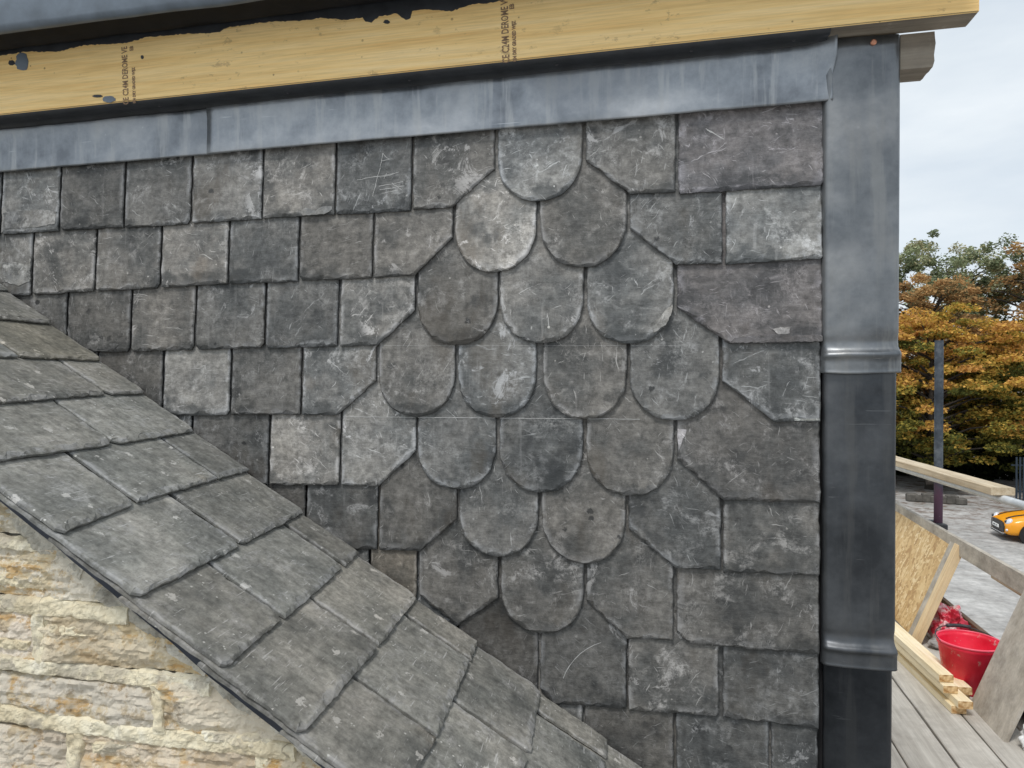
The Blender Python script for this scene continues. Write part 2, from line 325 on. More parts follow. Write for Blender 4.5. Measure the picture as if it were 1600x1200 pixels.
def mess_mat():
    t = NT('rough_mortar'); b = t.noise(14, 8, .7)
    c = t.ramp(b, [(.36, (.33, .31, .26)), (.5, (.55, .52, .44)), (.62, (.74, .70, .60))])
    nb = t.bump(t.noise(35, 8, .75), .8, .008); return t.done(c, .95, 0, nb, .1)
M_STONE = stone_mat(); M_MORT = mortar_mat(); M_MESS = mess_mat()
def ground_mat():
    t = NT('yard_concrete'); P = t.tc.outputs['Object']
    a = t.noise(.35, 8, .65, vec=P); b = t.noise(3.5, 8, .7, vec=P); s = t.noise(1, 6, .65, vec=t.map((.5, 2.4, 1), (0, 0, .15), vec=P))
    c = t.ramp(a, [(.36, (.27, .265, .25)), (.5, (.37, .36, .345)), (.62, (.47, .46, .44))])
    c = t.mix(1., c, t.ramp(b, [(.36, (.76,)*3), (.64, (1.22,)*3)]), 'MULTIPLY')
    c = t.mix(t.ss(s, .5, .66, 0, .35), c, (.22, .20, .18))
    y = t.n('ShaderNodeSeparateXYZ'); t.l(P, y.inputs[0])
    lit = t.math('MULTIPLY', t.ss(t.noise(1.7, 8, .72, vec=P), .45, .62), t.ss(t.math('ADD', y.outputs[1], t.math('MULTIPLY', t.noise(.4, 4, vec=P), 6)), 26, 36))
    c = t.mix(t.math('MULTIPLY', lit, .85), c, (.13, .085, .06))
    return t.done(c, .9, 0, t.bump(b, .4, .02), .2)
M_GROUND = ground_mat()
def osb_mat():
    t = NT('osb_strand'); c = None
    def strands(sc, rz):
        x = t.n('ShaderNodeTexVoronoi', feature='F1'); t.l(t.map((sc, sc*.42, sc), (0, 0, rz)), x.inputs['Vector']); x.inputs['Scale'].default_value = 1; x.inputs['Randomness'].default_value = 1
        return x
    wv = t.noise(24, 2)
    a = strands(26, .5); b = strands(23, -.8); c0 = strands(30, 1.5)
    r = lambda x: t.ramp(x.outputs['Color'], [(.1, (.40, .24, .095)), (.45, (.60, .41, .19)), (.7, (.70, .52, .27)), (.95, (.80, .65, .40))])
    c = t.mix(t.ss(wv, .42, .5), r(a), r(b)); c = t.mix(t.ss(t.noise(30, 2), .52, .56), c, r(c0))
    c = t.mix(t.ss(t.noise(40, 5), .62, .72, 0, .5), c, (.28, .15, .06))
    return t.done(c, .6, 0, t.bump(a.outputs['Distance'], .2, .002), .35)
M_OSB = osb_mat()
def leaf_mat(name):
    t = NT(name); at = t.attr('leafcol'); c = at.outputs['Color']
    t.t.nodes.remove(t.b); d = t.n('ShaderNodeBsdfDiffuse'); tr = t.n('ShaderNodeBsdfTranslucent'); ms = t.n('ShaderNodeMixShader')
    t.l(c, d.inputs[0]); t.l(c, tr.inputs[0]); ms.inputs[0].default_value = .3
    t.l(d.outputs[0], ms.inputs[1]); t.l(tr.outputs[0], ms.inputs[2]); t.l(ms.outputs[0], t.out.inputs[0]); return t.m
M_LEAF = leaf_mat('leaf'); M_BARK = plain('bark', (.05, .042, .035), .9, 0, .3, 10)
# ------------------------------------------------------------------ slates
def slab(name, poly, fr, t, k, b0, c0, m, parent, step=.011, chip=1., bottom_frac=.12, color=(1, 1, 1), jit=.0009):
    """poly: (a,b) outline, counter-clockwise, in the frame fr=(O,ea,eb,n). Front offset along n is c0-k*(b-b0); thickness t."""
    O, ea, eb, n = fr; pts = []
    N = len(poly); sd_ = random.uniform(0, 99)
    for i in range(N):
        p, q = poly[i], poly[(i+1) % N]; d = math.hypot(q[0]-p[0], q[1]-p[1]); m_ = max(1, int(d/step))
        for j in range(m_):
            f = j/m_; pts.append((p[0]+(q[0]-p[0])*f, p[1]+(q[1]-p[1])*f))
    N = len(pts); bmin = min(p[1] for p in pts); bmax = max(p[1] for p in pts)
    a0 = sum(p[0] for p in pts)/N; ac = a0; bc = sum(p[1] for p in pts)/N
    nrm = []
    for i in range(N):
        p, q = pts[i-1], pts[(i+1) % N]; dx, dy = q[0]-p[0], q[1]-p[1]; l = math.hypot(dx, dy) or 1; nrm.append((dy/l, -dx/l))   # outward for CCW
    vs = []; r0, r1, r2, r3 = [], [], [], []
    def P(a, b, back=0., dz=0.): return (a-a0, b-bmin, c0-k*(b-b0)-back+dz)
    for i, (a, b) in enumerate(pts):
        nx, ny = nrm[i]
        j = jit*(random.uniform(-1, 1) + 1.6*mnoise.noise(V((a*40, b*40, sd_))))
        a += nx*j; b += ny*j
        low = max(0, -ny)
        ins = .0010+.0022*random.random()+chip*(.25+low)*(.0012+.0085*max(0, mnoise.noise(V((a*42, b*42, sd_+5)))+.2))
        r0.append(P(a, b, t)); r1.append(P(a, b, t*(.30+.25*random.random()*(.4+low))))
        r2.append(P(a-nx*ins, b-ny*ins, random.uniform(0, .0005)))
        r3.append(P(ac+(a-ac)*.87, bc+(b-bc)*.90, 0, -.0002))
    vs = r0+r1+r2+r3; fs = []
    for lay in range(3):
        A, B = lay*N, (lay+1)*N
        for i in range(N): fs.append((A+i, A+(i+1) % N, B+(i+1) % N, B+i))
    fs.append(tuple(range(3*N, 4*N))); fs.append(tuple(reversed(range(N))))
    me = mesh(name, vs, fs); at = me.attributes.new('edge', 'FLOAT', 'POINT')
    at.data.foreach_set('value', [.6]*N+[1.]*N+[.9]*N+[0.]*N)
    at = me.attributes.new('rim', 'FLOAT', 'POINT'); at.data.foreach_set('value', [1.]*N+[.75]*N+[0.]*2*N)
    M = frame(O+ea*a0+eb*bmin, ea, eb, n)
    o = link(name, me, m, parent, M); o.color = (*color, 1); return o
def bite(poly_bottom, prob=.35):
    return poly_bottom

wall = empty('slate_hung_wall', (-.5, 0, 4.6), 'dormer side wall hung with grey slates in a diamond of rounded fish-scale slates', 'wall')
FRW = (V((0, 0, 0)), V((1, 0, 0)), V((0, 0, 1)), V((0, -1, 0)))
GW, TW = .147, .0072; SW = TW+.0014; KW = SW/GW; CW = 3*TW+2*.0014+.001
tints = {}
def wslate(xl, xr, kind, yl, yr, **kw):
    """xl, xr: side edges; yl, yr bottom corner heights, all as measured; kind: s square, o rounded, r/l clipped right/left, h both"""
    q = lambda x, y: (lambda p: (p.x, p.z))(onY(x, y, -.021))
    g = kw.get('gap', .0012)
    if kind == 'o':
        ys, yb = yl, yr; A, Bq = q(xl, ys), q(xr, ys); bot = q((xl+xr)/2, yb)
        al, ar = A[0]+g, Bq[0]-g; cx = (al+ar)/2; rx = (ar-al)/2; ry = A[1]-bot[1]; pts = []
        e = kw.get('e', 2.15)
        for i in range(0, 25):
            th = math.pi+math.pi*i/24; cth, sth = math.cos(th), math.sin(th)
            pts.append((cx+rx*math.copysign(abs(cth)**(2/e), cth), A[1]+ry*math.copysign(abs(sth)**(2/e), sth)))
        low = pts
    else:
        L_, R_ = q(xl, yl), q(xr, yr)
        if kind in 'rh' : c = kw['c']; p1, p2 = q(*c[0]), q(*c[1])
        if kind == 's':
            low = [(L_[0]+g, L_[1]), (R_[0]-g, R_[1])]
            for side in (0, 1):
                if random.random() < .4 and not kw.get('clean'):
                    s = random.uniform(.004, .011)
                    if side == 0: p = low.pop(0); low = [(p[0], p[1]+s), (p[0]+s*.8, p[1])]+low
                    else: p = low.pop(); low = low+[(p[0]-s*.8, p[1]), (p[0], p[1]+s)]
        elif kind == 'r': low = [(L_[0]+g, L_[1]), p1, (p2[0]-g, p2[1])]
        elif kind == 'l': c = kw['c']; p1, p2 = q(*c[0]), q(*c[1]); low = [(p1[0]+g, p1[1]), p2, (R_[0]-g, R_[1])]
        elif kind == 'h': a_, b_, c_ = [q(*z) for z in kw['c']]; low = [(a_[0]+g, a_[1]), b_, (c_[0]-g, c_[1])]
    b0 = min(p[1] for p in low)
    top = min(b0+2.36*GW, 6.222)
    poly = low+[(low[-1][0], top), (low[0][0], top)]
    v = kw.get('v', random.uniform(.80, 1.16))**1.75; wm = random.uniform(-.025, .03)
    col = kw.get('col', (v*(1+wm), v, v*(1-wm)))
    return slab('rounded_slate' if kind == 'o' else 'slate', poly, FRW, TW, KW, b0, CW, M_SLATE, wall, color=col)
R = [  # row 1
 ('s', -190, -100, 377, 371, {}), ('s', -97, 0, 372, 366, {}),
 ('s', 2, 92, 366, 361, {}), ('s', 94, 193, 360, 355, {}), ('s', 195, 298, 356, 350, {'v': .9}), ('s', 300, 409, 349, 342, {}), ('s', 411, 523, 341, 335, {'v': 1.1}),
 ('s', 525, 643, 335, 330, {'v': .88}), ('r', 645, 773, 327, 263, {'c': [(706, 324), (773, 263)], 'v': .95}), ('o', 776, 910, 246, 314, {'v': 1.18}),
 ('l', 914, 1056, 303, 300, {'c': [(914, 250), (985, 303)], 'v': .95}), ('s', 1059, 1288, 303, 289, {'col': (1.04, 1.0, 1.06)}),
 # row 2
 ('s', -150, -53, 473, 466, {}), ('s', -50, 49, 466, 461, {}), ('s', 51, 148, 460, 455, {'v': 1.05}), ('s', 150, 250, 455, 450, {'v': .97}), ('s', 252, 356, 449, 443, {'v': 1.15}), ('s', 358, 466, 443, 440, {'v': .9}),
 ('s', 468, 582, 438, 434, {'v': .82}), ('r', 584, 707, 434, 370, {'c': [(648, 430), (707, 370)]}), ('o', 710, 838, 356, 425, {'v': 1.36}), ('o', 842, 980, 344, 418, {}),
 ('l', 983, 1129, 413, 411, {'c': [(983, 356), (1056, 413)], 'v': .88}), ('s', 1133, 1286, 413, 404, {'v': 1.22}),
 # row 3
 ('s', -100, 1, 557, 555, {}), ('s', 3, 103, 555, 552, {'v': .8}), ('s', 105, 203, 551, 549, {}), ('s', 205, 304, 549, 546, {}), ('s', 306, 413, 547, 543, {'v': .9}), ('s', 415, 528, 544, 541, {}),
 ('r', 531, 648, 541, 484, {'c': [(590, 540), (648, 484)]}), ('o', 651, 778, 470, 539, {}), ('o', 780, 912, 468, 537, {'v': 1.1}), ('o', 916, 1053, 466, 537, {'v': 1.05}),
 ('l', 1057, 1286, 537, 534, {'c': [(1057, 480), (1140, 537)], 'col': (.84, .80, .83)}),
 # row 4
 ('s', 48, 150, 652, 651, {}), ('s', 152, 253, 650, 650, {'v': .78}), ('s', 255, 359, 650, 648, {'v': 1.2}), ('s', 361, 470, 648, 648, {'v': .85}), ('r', 472, 587, 648, 595, {'c': [(528, 649), (587, 595)], 'v': 1.12}),
 ('o', 590, 711, 583, 651, {'v': .92}), ('o', 714, 838, 582, 652, {'v': 1.02}), ('o', 847, 980, 582, 655, {}), ('o', 983, 1125, 584, 657, {'v': .9}),
 ('l', 1128, 1283, 659, 659, {'c': [(1128, 595), (1210, 659)], 'v': .9}),
 # row 5
 ('s', 195, 297, 756, 756, {}), ('s', 299, 419, 757, 757, {'v': .78}), ('s', 421, 531, 757, 758, {'v': 1.25}), ('r', 533, 650, 758, 704, {'c': [(593, 759), (650, 704)], 'v': 1.18}),
 ('o', 651, 775, 695, 764, {'v': .98}), ('o', 779, 911, 698, 769, {}), ('o', 915, 1054, 700, 775, {}),
 ('l', 1057, 1282, 781, 786, {'c': [(1057, 717), (1130, 781)], 'col': (.68, .665, .66)}),
 # row 6
 ('s', 345, 412, 857, 857, {}), ('s', 414, 476, 857, 857, {'v': .72}), ('s', 478, 590, 857, 859, {'v': .82}), ('r', 592, 714, 859, 812, {'c': [(657, 861), (714, 812)], 'v': .8}),
 ('o', 716, 841, 797, 869, {'v': .95}), ('o', 845, 978, 802, 880, {'v': .85}), ('l', 981, 1127, 888, 891, {'c': [(981, 825), (1056, 888)], 'v': .82}), ('s', 1129, 1282, 893, 900, {'v': .88}),
 # row 7
 ('s', 500, 575, 963, 966, {}), ('s', 577, 651, 966, 970, {'col': (.92, .84, .74), 'clean': 1}), ('h', 653, 778, 0, 0, {'c': [(653, 930), (715, 977), (778, 935)], 'v': .85}), ('o', 781, 912, 915, 989, {'v': .84}),
 ('l', 915, 1053, 998, 1000, {'c': [(915, 938), (980, 998)], 'v': .85}), ('l', 1056, 1281, 1005, 1022, {'c': [(1056, 985), (1079, 1006)], 'v': .78}),
 # row 8
 ('s', 590, 712, 1084, 1087, {}), ('s', 714, 841, 1088, 1094, {'v': .62}), ('l', 843, 979, 1098, 1107, {'c': [(843, 1075), (866, 1099)], 'v': .72}), ('s', 981, 1124, 1109, 1119, {'v': .92}), ('s', 1128, 1280, 1120, 1139, {'v': .72}),
 # row 9
 ('s', 770, 910, 1205, 1215, {}), ('s', 912, 1053, 1216, 1226, {'v': .7}), ('s', 1055, 1202, 1226, 1237, {'v': .75}), ('s', 1204, 1279, 1238, 1244, {'v': .75}),
 # row 10
 ('s', 843, 977, 1325, 1335, {}), ('s', 979, 1126, 1335, 1346, {}), ('s', 1128, 1279, 1346, 1358, {}),
]
ST = {}
for kind, xl, xr, yl, yr, kw in R:
    ST[(xl, yl)] = wslate(xl, xr, kind, yl, yr, **kw)
# chalk scratches on one slate (a scratched mark) and an arc on another
def strokes(name, parent, lines, wdt=.0011, Y=-.0232):
    bm = bmesh.new(); zc_ = PW_of(parent).translation.z
    def fp(x, y):
        p = onY(x, y, -.022); yy = -(CW-KW*(p.z-zc_))-.0004; return onY(x, y, yy)
    for ln in lines:
        ps = [fp(x, y) for x, y in ln]
        for a, b in zip(ps, ps[1:]):
            d = (b-a).normalized(); s = V((-d.z, 0, d.x))*wdt*random.uniform(.35, .6)
            vs = [bm.verts.new(p) for p in (a-s, b-s*.8, b+s*.8, a+s)]; bm.faces.new(vs)
    return bm_link(name, bm, M_CHALK, parent)
def slate_Y(sl, b):  # front face of a slate at a height
    return -(CW-KW*(b-(sl.parent.location.z+0)))
s_p = ST[(525, 335)]
def jl(p, q, n=5, j=.7): return [(p[0]+(q[0]-p[0])*i/n+random.uniform(-j, j)*.6, p[1]+(q[1]-p[1])*i/n+random.uniform(-j, j)) for i in range(n+1)]
strokes('scratch_mark', s_p, [jl((598, 240), (594, 262)), jl((594, 262), (582, 306), 7), jl((598, 240), (608, 249), 3), jl((608, 249), (596, 251), 3), jl((558, 281), (615, 271), 8), jl((594, 277), (624, 269)),
    jl((592, 291), (630, 284), 6), jl((593, 297), (632, 290), 6), jl((596, 302), (622, 297), 5), jl((612, 286), (628, 297), 4), jl((604, 270), (600, 280), 3)], .0011, -.0205)
arc = [(879+60*(1-math.cos(t_*1.45/10))*.98, 1062-52*math.sin(t_*1.45/10)) for t_ in range(11)]
strokes('scratch_mark', ST[(843, 1098)], [[(880, 1060), (884, 1050), (890, 1040), (898, 1030), (907, 1021), (917, 1014), (928, 1008), (939, 1004)]], .0012, -.0200)
strokes('scratch_mark', ST[(1059, 303)], [jl((1103, 201), (1131, 217), 6), jl((1105, 203), (1128, 216), 5)], .0013, -.0165)
def flake(key, pts, out=.0011, col=None):
    sl_ = ST[key]; bm = bmesh.new(); fs_ = []
    dn = []
    for a, b in zip(pts, pts[1:]+pts[:1]):
        n = max(1, int(math.hypot(b[0]-a[0], b[1]-a[1])/4))
        for i in range(n): dn.append((a[0]+(b[0]-a[0])*i/n+random.uniform(-.9, .9), a[1]+(b[1]-a[1])*i/n+random.uniform(-.9, .9)))
    M = PW_of(sl_); Mi = M.inverted(); zc_ = M.translation.z
    f = []; g = []
    for x, y in dn:
        p = onY(x, y, -.023); yy = -(CW-KW*(p.z-zc_)); f.append(bm.verts.new(Mi@V((p.x, yy-out, p.z)))); g.append(bm.verts.new(Mi@V((p.x, yy+.001, p.z))))
    bm.faces.new(f); n = len(f)
    for i in range(n): bm.faces.new((f[i], g[i], g[(i+1) % n], f[(i+1) % n]))
    bmesh.ops.recalc_face_normals(bm, faces=bm.faces); me = bpy.data.meshes.new('flake'); bm.to_mesh(me); bm.free(); o = bpy.data.objects.new('flake', me); COL.objects.link(o); me.materials.append(M_SLATE); o.parent = sl_
    c_ = col or tuple(x*.82 for x in sl_.color[:3]); o.color = (*c_, 1); at = me.attributes.new('edge', 'FLOAT', 'POINT'); at.data.foreach_set('value', [.35]*len(me.vertices))
flake((415, 544), [(418, 540), (421, 528), (432, 521), (446, 528), (464, 537), (462, 540)])
flake((1057, 537), [(1140, 536), (1148, 528), (1186, 524), (1232, 521), (1238, 527), (1243, 523), (1285, 523), (1285, 533)])
flake((1057, 537), [(1207, 514), (1220, 511), (1235, 512), (1233, 521), (1216, 523)], .0016, (1.5, 1.45, 1.45))
flake((916, 466), [(1017, 505), (1030, 497), (1040, 484), (1051, 476), (1050, 488), (1040, 508), (1022, 520)], .0012, (1.5, 1.47, 1.42))
flake((1057, 781), [(1058, 670), (1073, 672), (1066, 690), (1060, 706)], .001, (1.9, 1.85, 1.95))
flake((411, 341), [(470, 331), (478, 325), (494, 329), (505, 323), (520, 322), (519, 328), (510, 334), (475, 337)], .001, (1.35, 1.35, 1.35))
flake((-50, 466), [(2, 412), (22, 408), (38, 414), (46, 402), (47, 440), (30, 446), (4, 440)], .001, (1.15, 1.15, 1.13))
flake((1128, 1120), [(1132, 1116), (1136, 1108), (1147, 1117), (1160, 1119), (1152, 1123)], .0014)
flake((1128, 659), [(1240, 652), (1258, 655), (1279, 653), (1280, 657), (1242, 657)], .001, (1.3, 1.35, 1.33))
flake((209 if False else 2, 366), [(5, 332), (30, 330), (62, 327), (88, 330), (86, 350), (60, 355), (10, 358)], .0008, (1.05, 1.05, 1.05))
flake((105, 551), [(152, 546), (160, 541), (176, 536), (186, 538), (180, 546)], .001)
def chalk_line(y0, y1, spans, wd):
    for key, xa, xb in spans: strokes('chalk_line', ST[key], [[(x, y0+(y1-y0)*(x-530)/520+random.uniform(-.25, .25)) for x in np.linspace(xa, xb, 10)]], wd)
chalk_line(651, 655.5, [((533, 758), 536, 648), ((651, 695), 653, 773), ((779, 698), 781, 909), ((915, 700), 917, 1000)], .0011)
chalk_line(540, 540, [((590, 583), 600, 709), ((714, 582), 716, 836), ((847, 582), 849, 978), ((983, 584), 986, 1060)], .00035)
# carcass of the dormer behind the slates
box('backing_board', (-3.2, .004, 3.9), (.398, .022, 6.245), M_FELT, wall, 0)
box('sheathing', (-3.2, .024, 3.9), (.40, 2.6, 6.243), M_PLYB, wall, 0)
# ------------------------------------------------------------------ lead apron along the top
def lead_grid(name, xs, zs, fy, parent, thick=.0022, color=(1, 1, 1)):
    pass
apron = empty('lead_apron', (-.7, -.03, 6.13), 'long grey lead apron flashing under the yellow beam over the top slates', 'flashing')
def apron_sheet(x0, x1, lap, color, corner=False):
    n = max(20, int((x1-x0)/.02)); vs = []; fs = []
    prof = [(0, -.0265), (.004, -.0275), (.02, -.0262), (.05, -.0255), (.08, -.0265), (.098, -.028), (.108, -.029), (.114, -.027), (.119, -.020), (.124, -.010), (.13, -.003)]
    m = len(prof)
    for i in range(n+1):
        x = x0+(x1-x0)*i/n
        zb = 6.1255+.0105*(x+1.68)/1.98+.0012*mnoise.noise(V((x*7, 0, 3)))+.0008*mnoise.noise(V((x*22, 0, 9)))
        for j, (dz, y) in enumerate(prof):
            w_ = .0022*mnoise.noise(V((x*5, dz*20, 1)))+.0010*mnoise.noise(V((x*17, dz*40, 7)))
            lift = 0.
            if corner and x > x1-.03 and dz > .07: lift = (x-(x1-.03))/.03
            vs.append((x+(lift*.006), y+w_-lap-.010*lift, zb+dz+.020*lift*max(0, (dz-.07)/.06)))
    for i in range(n):
        for j in range(m-1): a = i*m+j; fs.append((a, a+m, a+m+1, a+1))
    if corner:   # the free end is turned back like a page
        e = len(vs); b = n*m
        for j in range(m):
            v = vs[b+j]; vs.append((v[0]+.004, v[1]-.004, v[2])); 
        for j in range(m):
            v = vs[b+j]; vs.append((v[0]+.006, v[1]+.016, v[2]))
        for j in range(m-1):
            fs.append((b+j, e+j, e+j+1, b+j+1)); fs.append((e+j, e+m+j, e+m+j+1, e+j+1))
    o = link('lead_sheet', mesh('lead_sheet', vs, fs), M_LEAD, apron, smooth=True); o.color = (*color, 1)
    md = o.modifiers.new('thickness', 'SOLIDIFY'); md.thickness = .0022; md.offset = 0
    return o
xj = onY(360, 240, -.027).x
apron_sheet(-2.4, xj-.001, .0, (.80, .815, .84)); apron_sheet(xj-.06, onY(1296, 100, -.027).x, .0034, (.87, .885, .91), True)
vs = []; fs = []; n_ = 110; x_0, x_1 = -2.4, onY(1294, 60, -.05).x
for i in range(n_+1):
    x = x_0+(x_1-x_0)*i/n_; zb = 6.1255+.0105*(x+1.68)/1.98; wv_ = .0016*mnoise.noise(V((x*6, 2, 0)))+.0007*mnoise.noise(V((x*25, 2, 0)))
    zb2 = 6.2555-.0085*max(0, (.3-x)/1.95)
    for (y, z) in ((-.0765, zb2+.004), (-.0772, zb2-.002+wv_), (-.066, zb2-.008), (-.046, zb+.116), (-.0335, zb+.1095+wv_), (-.0315, zb+.106+wv_)): vs.append((x, y, z))
for i in range(n_):
    for j in range(5): a = i*6+j; fs.append((a, a+6, a+7, a+1))
ms_ = link('membrane_strip', mesh('membrane_strip', vs, fs), M_BIT, apron, smooth=True); md = ms_.modifiers.new('thickness', 'SOLIDIFY'); md.thickness = .0015; md.offset = 1
for px in (60, 250, 450, 640, 870, 1080, 1240):
    x = onY(px, 130, -.05).x; zb = 6.1255+.0105*(x+1.68)/1.98; bm = bmesh.new(); tube(bm, [(x, -.050, zb+.1165), (x, -.0535, zb+.1155)], [.0038, .003], 10); bm_link('nail', bm, M_NAIL, apron)
# nails hold the strip
# ------------------------------------------------------------------ lead corner strip
corner = empty('lead_corner_strip', (.35, 0, 5.0), 'vertical lead corner cover with two raised lap joints at the right end of the slates', 'flashing')
def corner_sheet(z0, z1, wide, yb, color, lap=True, top_bow=0):
    L0, R0 = .2925-wide, .4215+wide
    prof = [(L0+.006, .004), (L0+.001, -.006), (L0, -.016), (L0+.003, yb+.004), (L0+.009, yb), (L0+.03, yb-.0015), (.33, yb-.002), (.36, yb-.0015), (.385, yb-.001), (R0-.012, yb), (R0-.005, yb+.002), (R0-.001, yb+.007), (R0, yb+.02), (R0, .03), (R0, .10), (R0, .16)]
    zs = list(np.linspace(z1, z0+.075, 30))+list(np.linspace(z0+.07, z0, 22)) if lap else list(np.linspace(z1, z0, 34))
    vs = []; fs = []; m = len(prof)
    for z in zs:
        u = z-z0
        for j, (x, y) in enumerate(prof):
            face = 1. if 2 < j < 12 else .4
            d = .0016*mnoise.noise(V((x*14, z*6, wide*900)))+.0008*mnoise.noise(V((x*40, z*22, 3)))
            b = 0.
            if lap:
                rg = .036+.0045*mnoise.noise(V((x*16, z0, 0)))+.0015*mnoise.noise(V((x*60, z0, 4)))
                b = .0075*math.exp(-((u-rg)/.0055)**2)+.003*(1-min(1, max(0, (u-rg)/.012)))*(u < rg+.012)-.004*math.exp(-((u-rg-.024)/.012)**2)*(1+mnoise.noise(V((x*30, z0, 2))))
                b += .0018*math.exp(-(u/.003)**2)
            ex = 0.
            if lap and u < .05: ex = .0035*(1-max(0, u-.03)/.02)
            vs.append((x+(ex if x > .36 else -ex*.5), y+(d-b)*face, z+(.003*mnoise.noise(V((x*9, z0, 5))) if u < .02 else 0)-top_bow*0))
    for i in range(len(zs)-1):
        for j in range(m-1): a = i*m+j; fs.append((a, a+1, a+m+1, a+m))
    o = link('lead_sheet', mesh('lead_sheet', vs, fs), M_LEAD, corner, smooth=True); o.color = (*color, 1)
    md = o.modifiers.new('thickness', 'SOLIDIFY'); md.thickness = .0024; md.offset = 0
za, zb_ = onY(1340, 583, -.035).z, onY(1335, 1045, -.035).z
corner_sheet(za, 6.252, .003, -.032, (.54, .545, .55)); corner_sheet(zb_, za+.06, .0005, -.027, (.25, .255, .265)); corner_sheet(3.9, zb_+.06, -.003, -.021, (.12, .125, .135), False)
bm = bmesh.new(); p = onY(1365, 66, -.036)
tube(bm, [(p.x, -.030, p.z), (p.x, -.0375, p.z), (p.x, -.0390, p.z)], [.0055, .0055, .0035], 14); bm_link('copper_nail', bm, M_COPPER, corner)
box('timber_shim', (.335, -.028, 6.245), (.418, .02, 6.2505), M_TIMB, corner, .0005)
# ------------------------------------------------------------------ beam
YB = -.08; ZB0, ZB1 = 6.2555, 6.425; XE = .5385
beam = empty('timber_beam', (-.6, YB, ZB0), 'long new yellow softwood beam stamped with grade marks across the top of the wall', 'beam')
bm = bmesh.new(); bbox(bm, (-2.6, YB, ZB0), (XE, YB+.058, ZB1))
bmesh.ops.bisect_plane(bm, geom=bm.verts[:]+bm.edges[:]+bm.faces[:], plane_co=(0, 0, 0), plane_no=(1, 0, 0))
bmesh.ops.bevel(bm, geom=[e for e in bm.edges], offset=.0022, segments=2, affect='EDGES')
for v in bm.verts: v.co.z -= .0085*max(0, (.3-v.co.x)/1.95)
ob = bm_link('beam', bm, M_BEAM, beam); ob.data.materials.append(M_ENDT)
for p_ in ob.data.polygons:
    if p_.normal.z < -.8: p_.material_index = 1  # downward faces get grey wood: dirt and shade put into the colour
def bz(x): return -.0085*max(0, (.3-x)/1.95)
def stamp(px, ybase, txt, size, sx, dx=0., z0=0.):
    cu = bpy.data.curves.new('stamp', 'FONT'); cu.body = txt; cu.size = size; cu.extrude = 0; cu.offset = .0005; cu.resolution_u = 2
    to = bpy.data.objects.new('stamp_tmp', cu); COL.objects.link(to); dg = bpy.context.evaluated_depsgraph_get()
    me = bpy.data.meshes.new_from_object(to.evaluated_get(dg)); COL.objects.unlink(to); bpy.data.objects.remove(to)
    p = onY(px, ybase, YB-.0004)
    for v in me.vertices: v.co.x *= sx
    M = frame(V((p.x+dx, YB-.0005, p.z+z0)), (-.03, 0, 1), (-1, 0, -.03), (0, -1, 0))
    me.name = 'grade_stamp'; return link('grade_stamp', me, M_INK, beam, M)
for px, yb in ((201, 163), (796, 98)):
    stamp(px, yb, 'CE C24M DEROME VE', .0215, .66); stamp(px+11, yb-2, '004 DRY GRADED WIJZ', .0105, .76)
    stamp(px+7, yb-84, 'EB', .013, .8)
# torn bitumen along the top of the beam and blobs
def flat_patch(name, lower, upper, parent, Y, m, jag=.6, th=.0012):
    vs = []; k = 0; pts_l = []; pts_u = []
    def dens(pl):
        o = []
        for a, b in zip(pl, pl[1:]):
            n = max(2, int(abs(b[0]-a[0])/3))
            for i in range(n): f = i/n; o.append((a[0]+(b[0]-a[0])*f, a[1]+(b[1]-a[1])*f))
        o.append(pl[-1]); return o
    lo = [onY(x, y+random.uniform(-jag, jag)*1.6, Y) for x, y in dens(lower)]
    bm = bmesh.new(); rows = []
    for p in lo:
        x = p.x; zt = upper(x)
        rows.append([bm.verts.new((x, Y+th, p.z-.0008)), bm.verts.new((x, Y, p.z)), bm.verts.new((x, Y, max(zt, p.z+.001)))])
    for a, b in zip(rows, rows[1:]):
        for k in range(2): bm.faces.new((a[k], b[k], b[k+1], a[k+1]))
    return bm_link(name, bm, m, parent)
flat_patch('bitumen_tape', [(-300, 112), (0, 86), (40, 80), (90, 80), (130, 70), (200, 66), (225, 58), (290, 52), (340, 50), (356, 42), (420, 33), (470, 32), (500, 27), (540, 30), (566, 26), (571, 34), (580, 34), (592, 25), (620, 20), (634, 31), (641, 28), (644, 16), (670, 14), (705, 17), (735, 6), (770, 3), (810, -6), (860, -10)], lambda x: ZB1+bz(x)-.004, beam, YB-.0011, M_BIT)
def blob(cx, cy, rx, ry, m=M_EPDM, seed=0, Y=None):
    Y = Y or YB-.0012; bm = bmesh.new(); vs = []
    for i in range(22):
        a = 2*math.pi*i/22; r = 1+.28*mnoise.noise(V((math.cos(a)*2, math.sin(a)*2, seed)))
        vs.append(bm.verts.new(onY(cx+rx*r*math.cos(a), cy+ry*r*math.sin(a), Y)))
    f = bm.faces.new(vs); r_ = bmesh.ops.extrude_face_region(bm, geom=[f])
    for v in [v for v in r_['geom'] if isinstance(v, bmesh.types.BMVert)]: v.co.y += .0011
    return bm_link('bitumen_patch', bm, m, beam)
blob(34, 96, 10, 14, M_EPDM, 1); blob(18, 98, 5, 4, M_BIT, 2); blob(170, 155, 10, 5, M_EPDM, 3); blob(152, 150, 8, 2.2, M_BIT, 4); blob(222, 89, 2.2, 3, M_BIT, 5); blob(604, 34, 5, 3, M_BIT, 6)
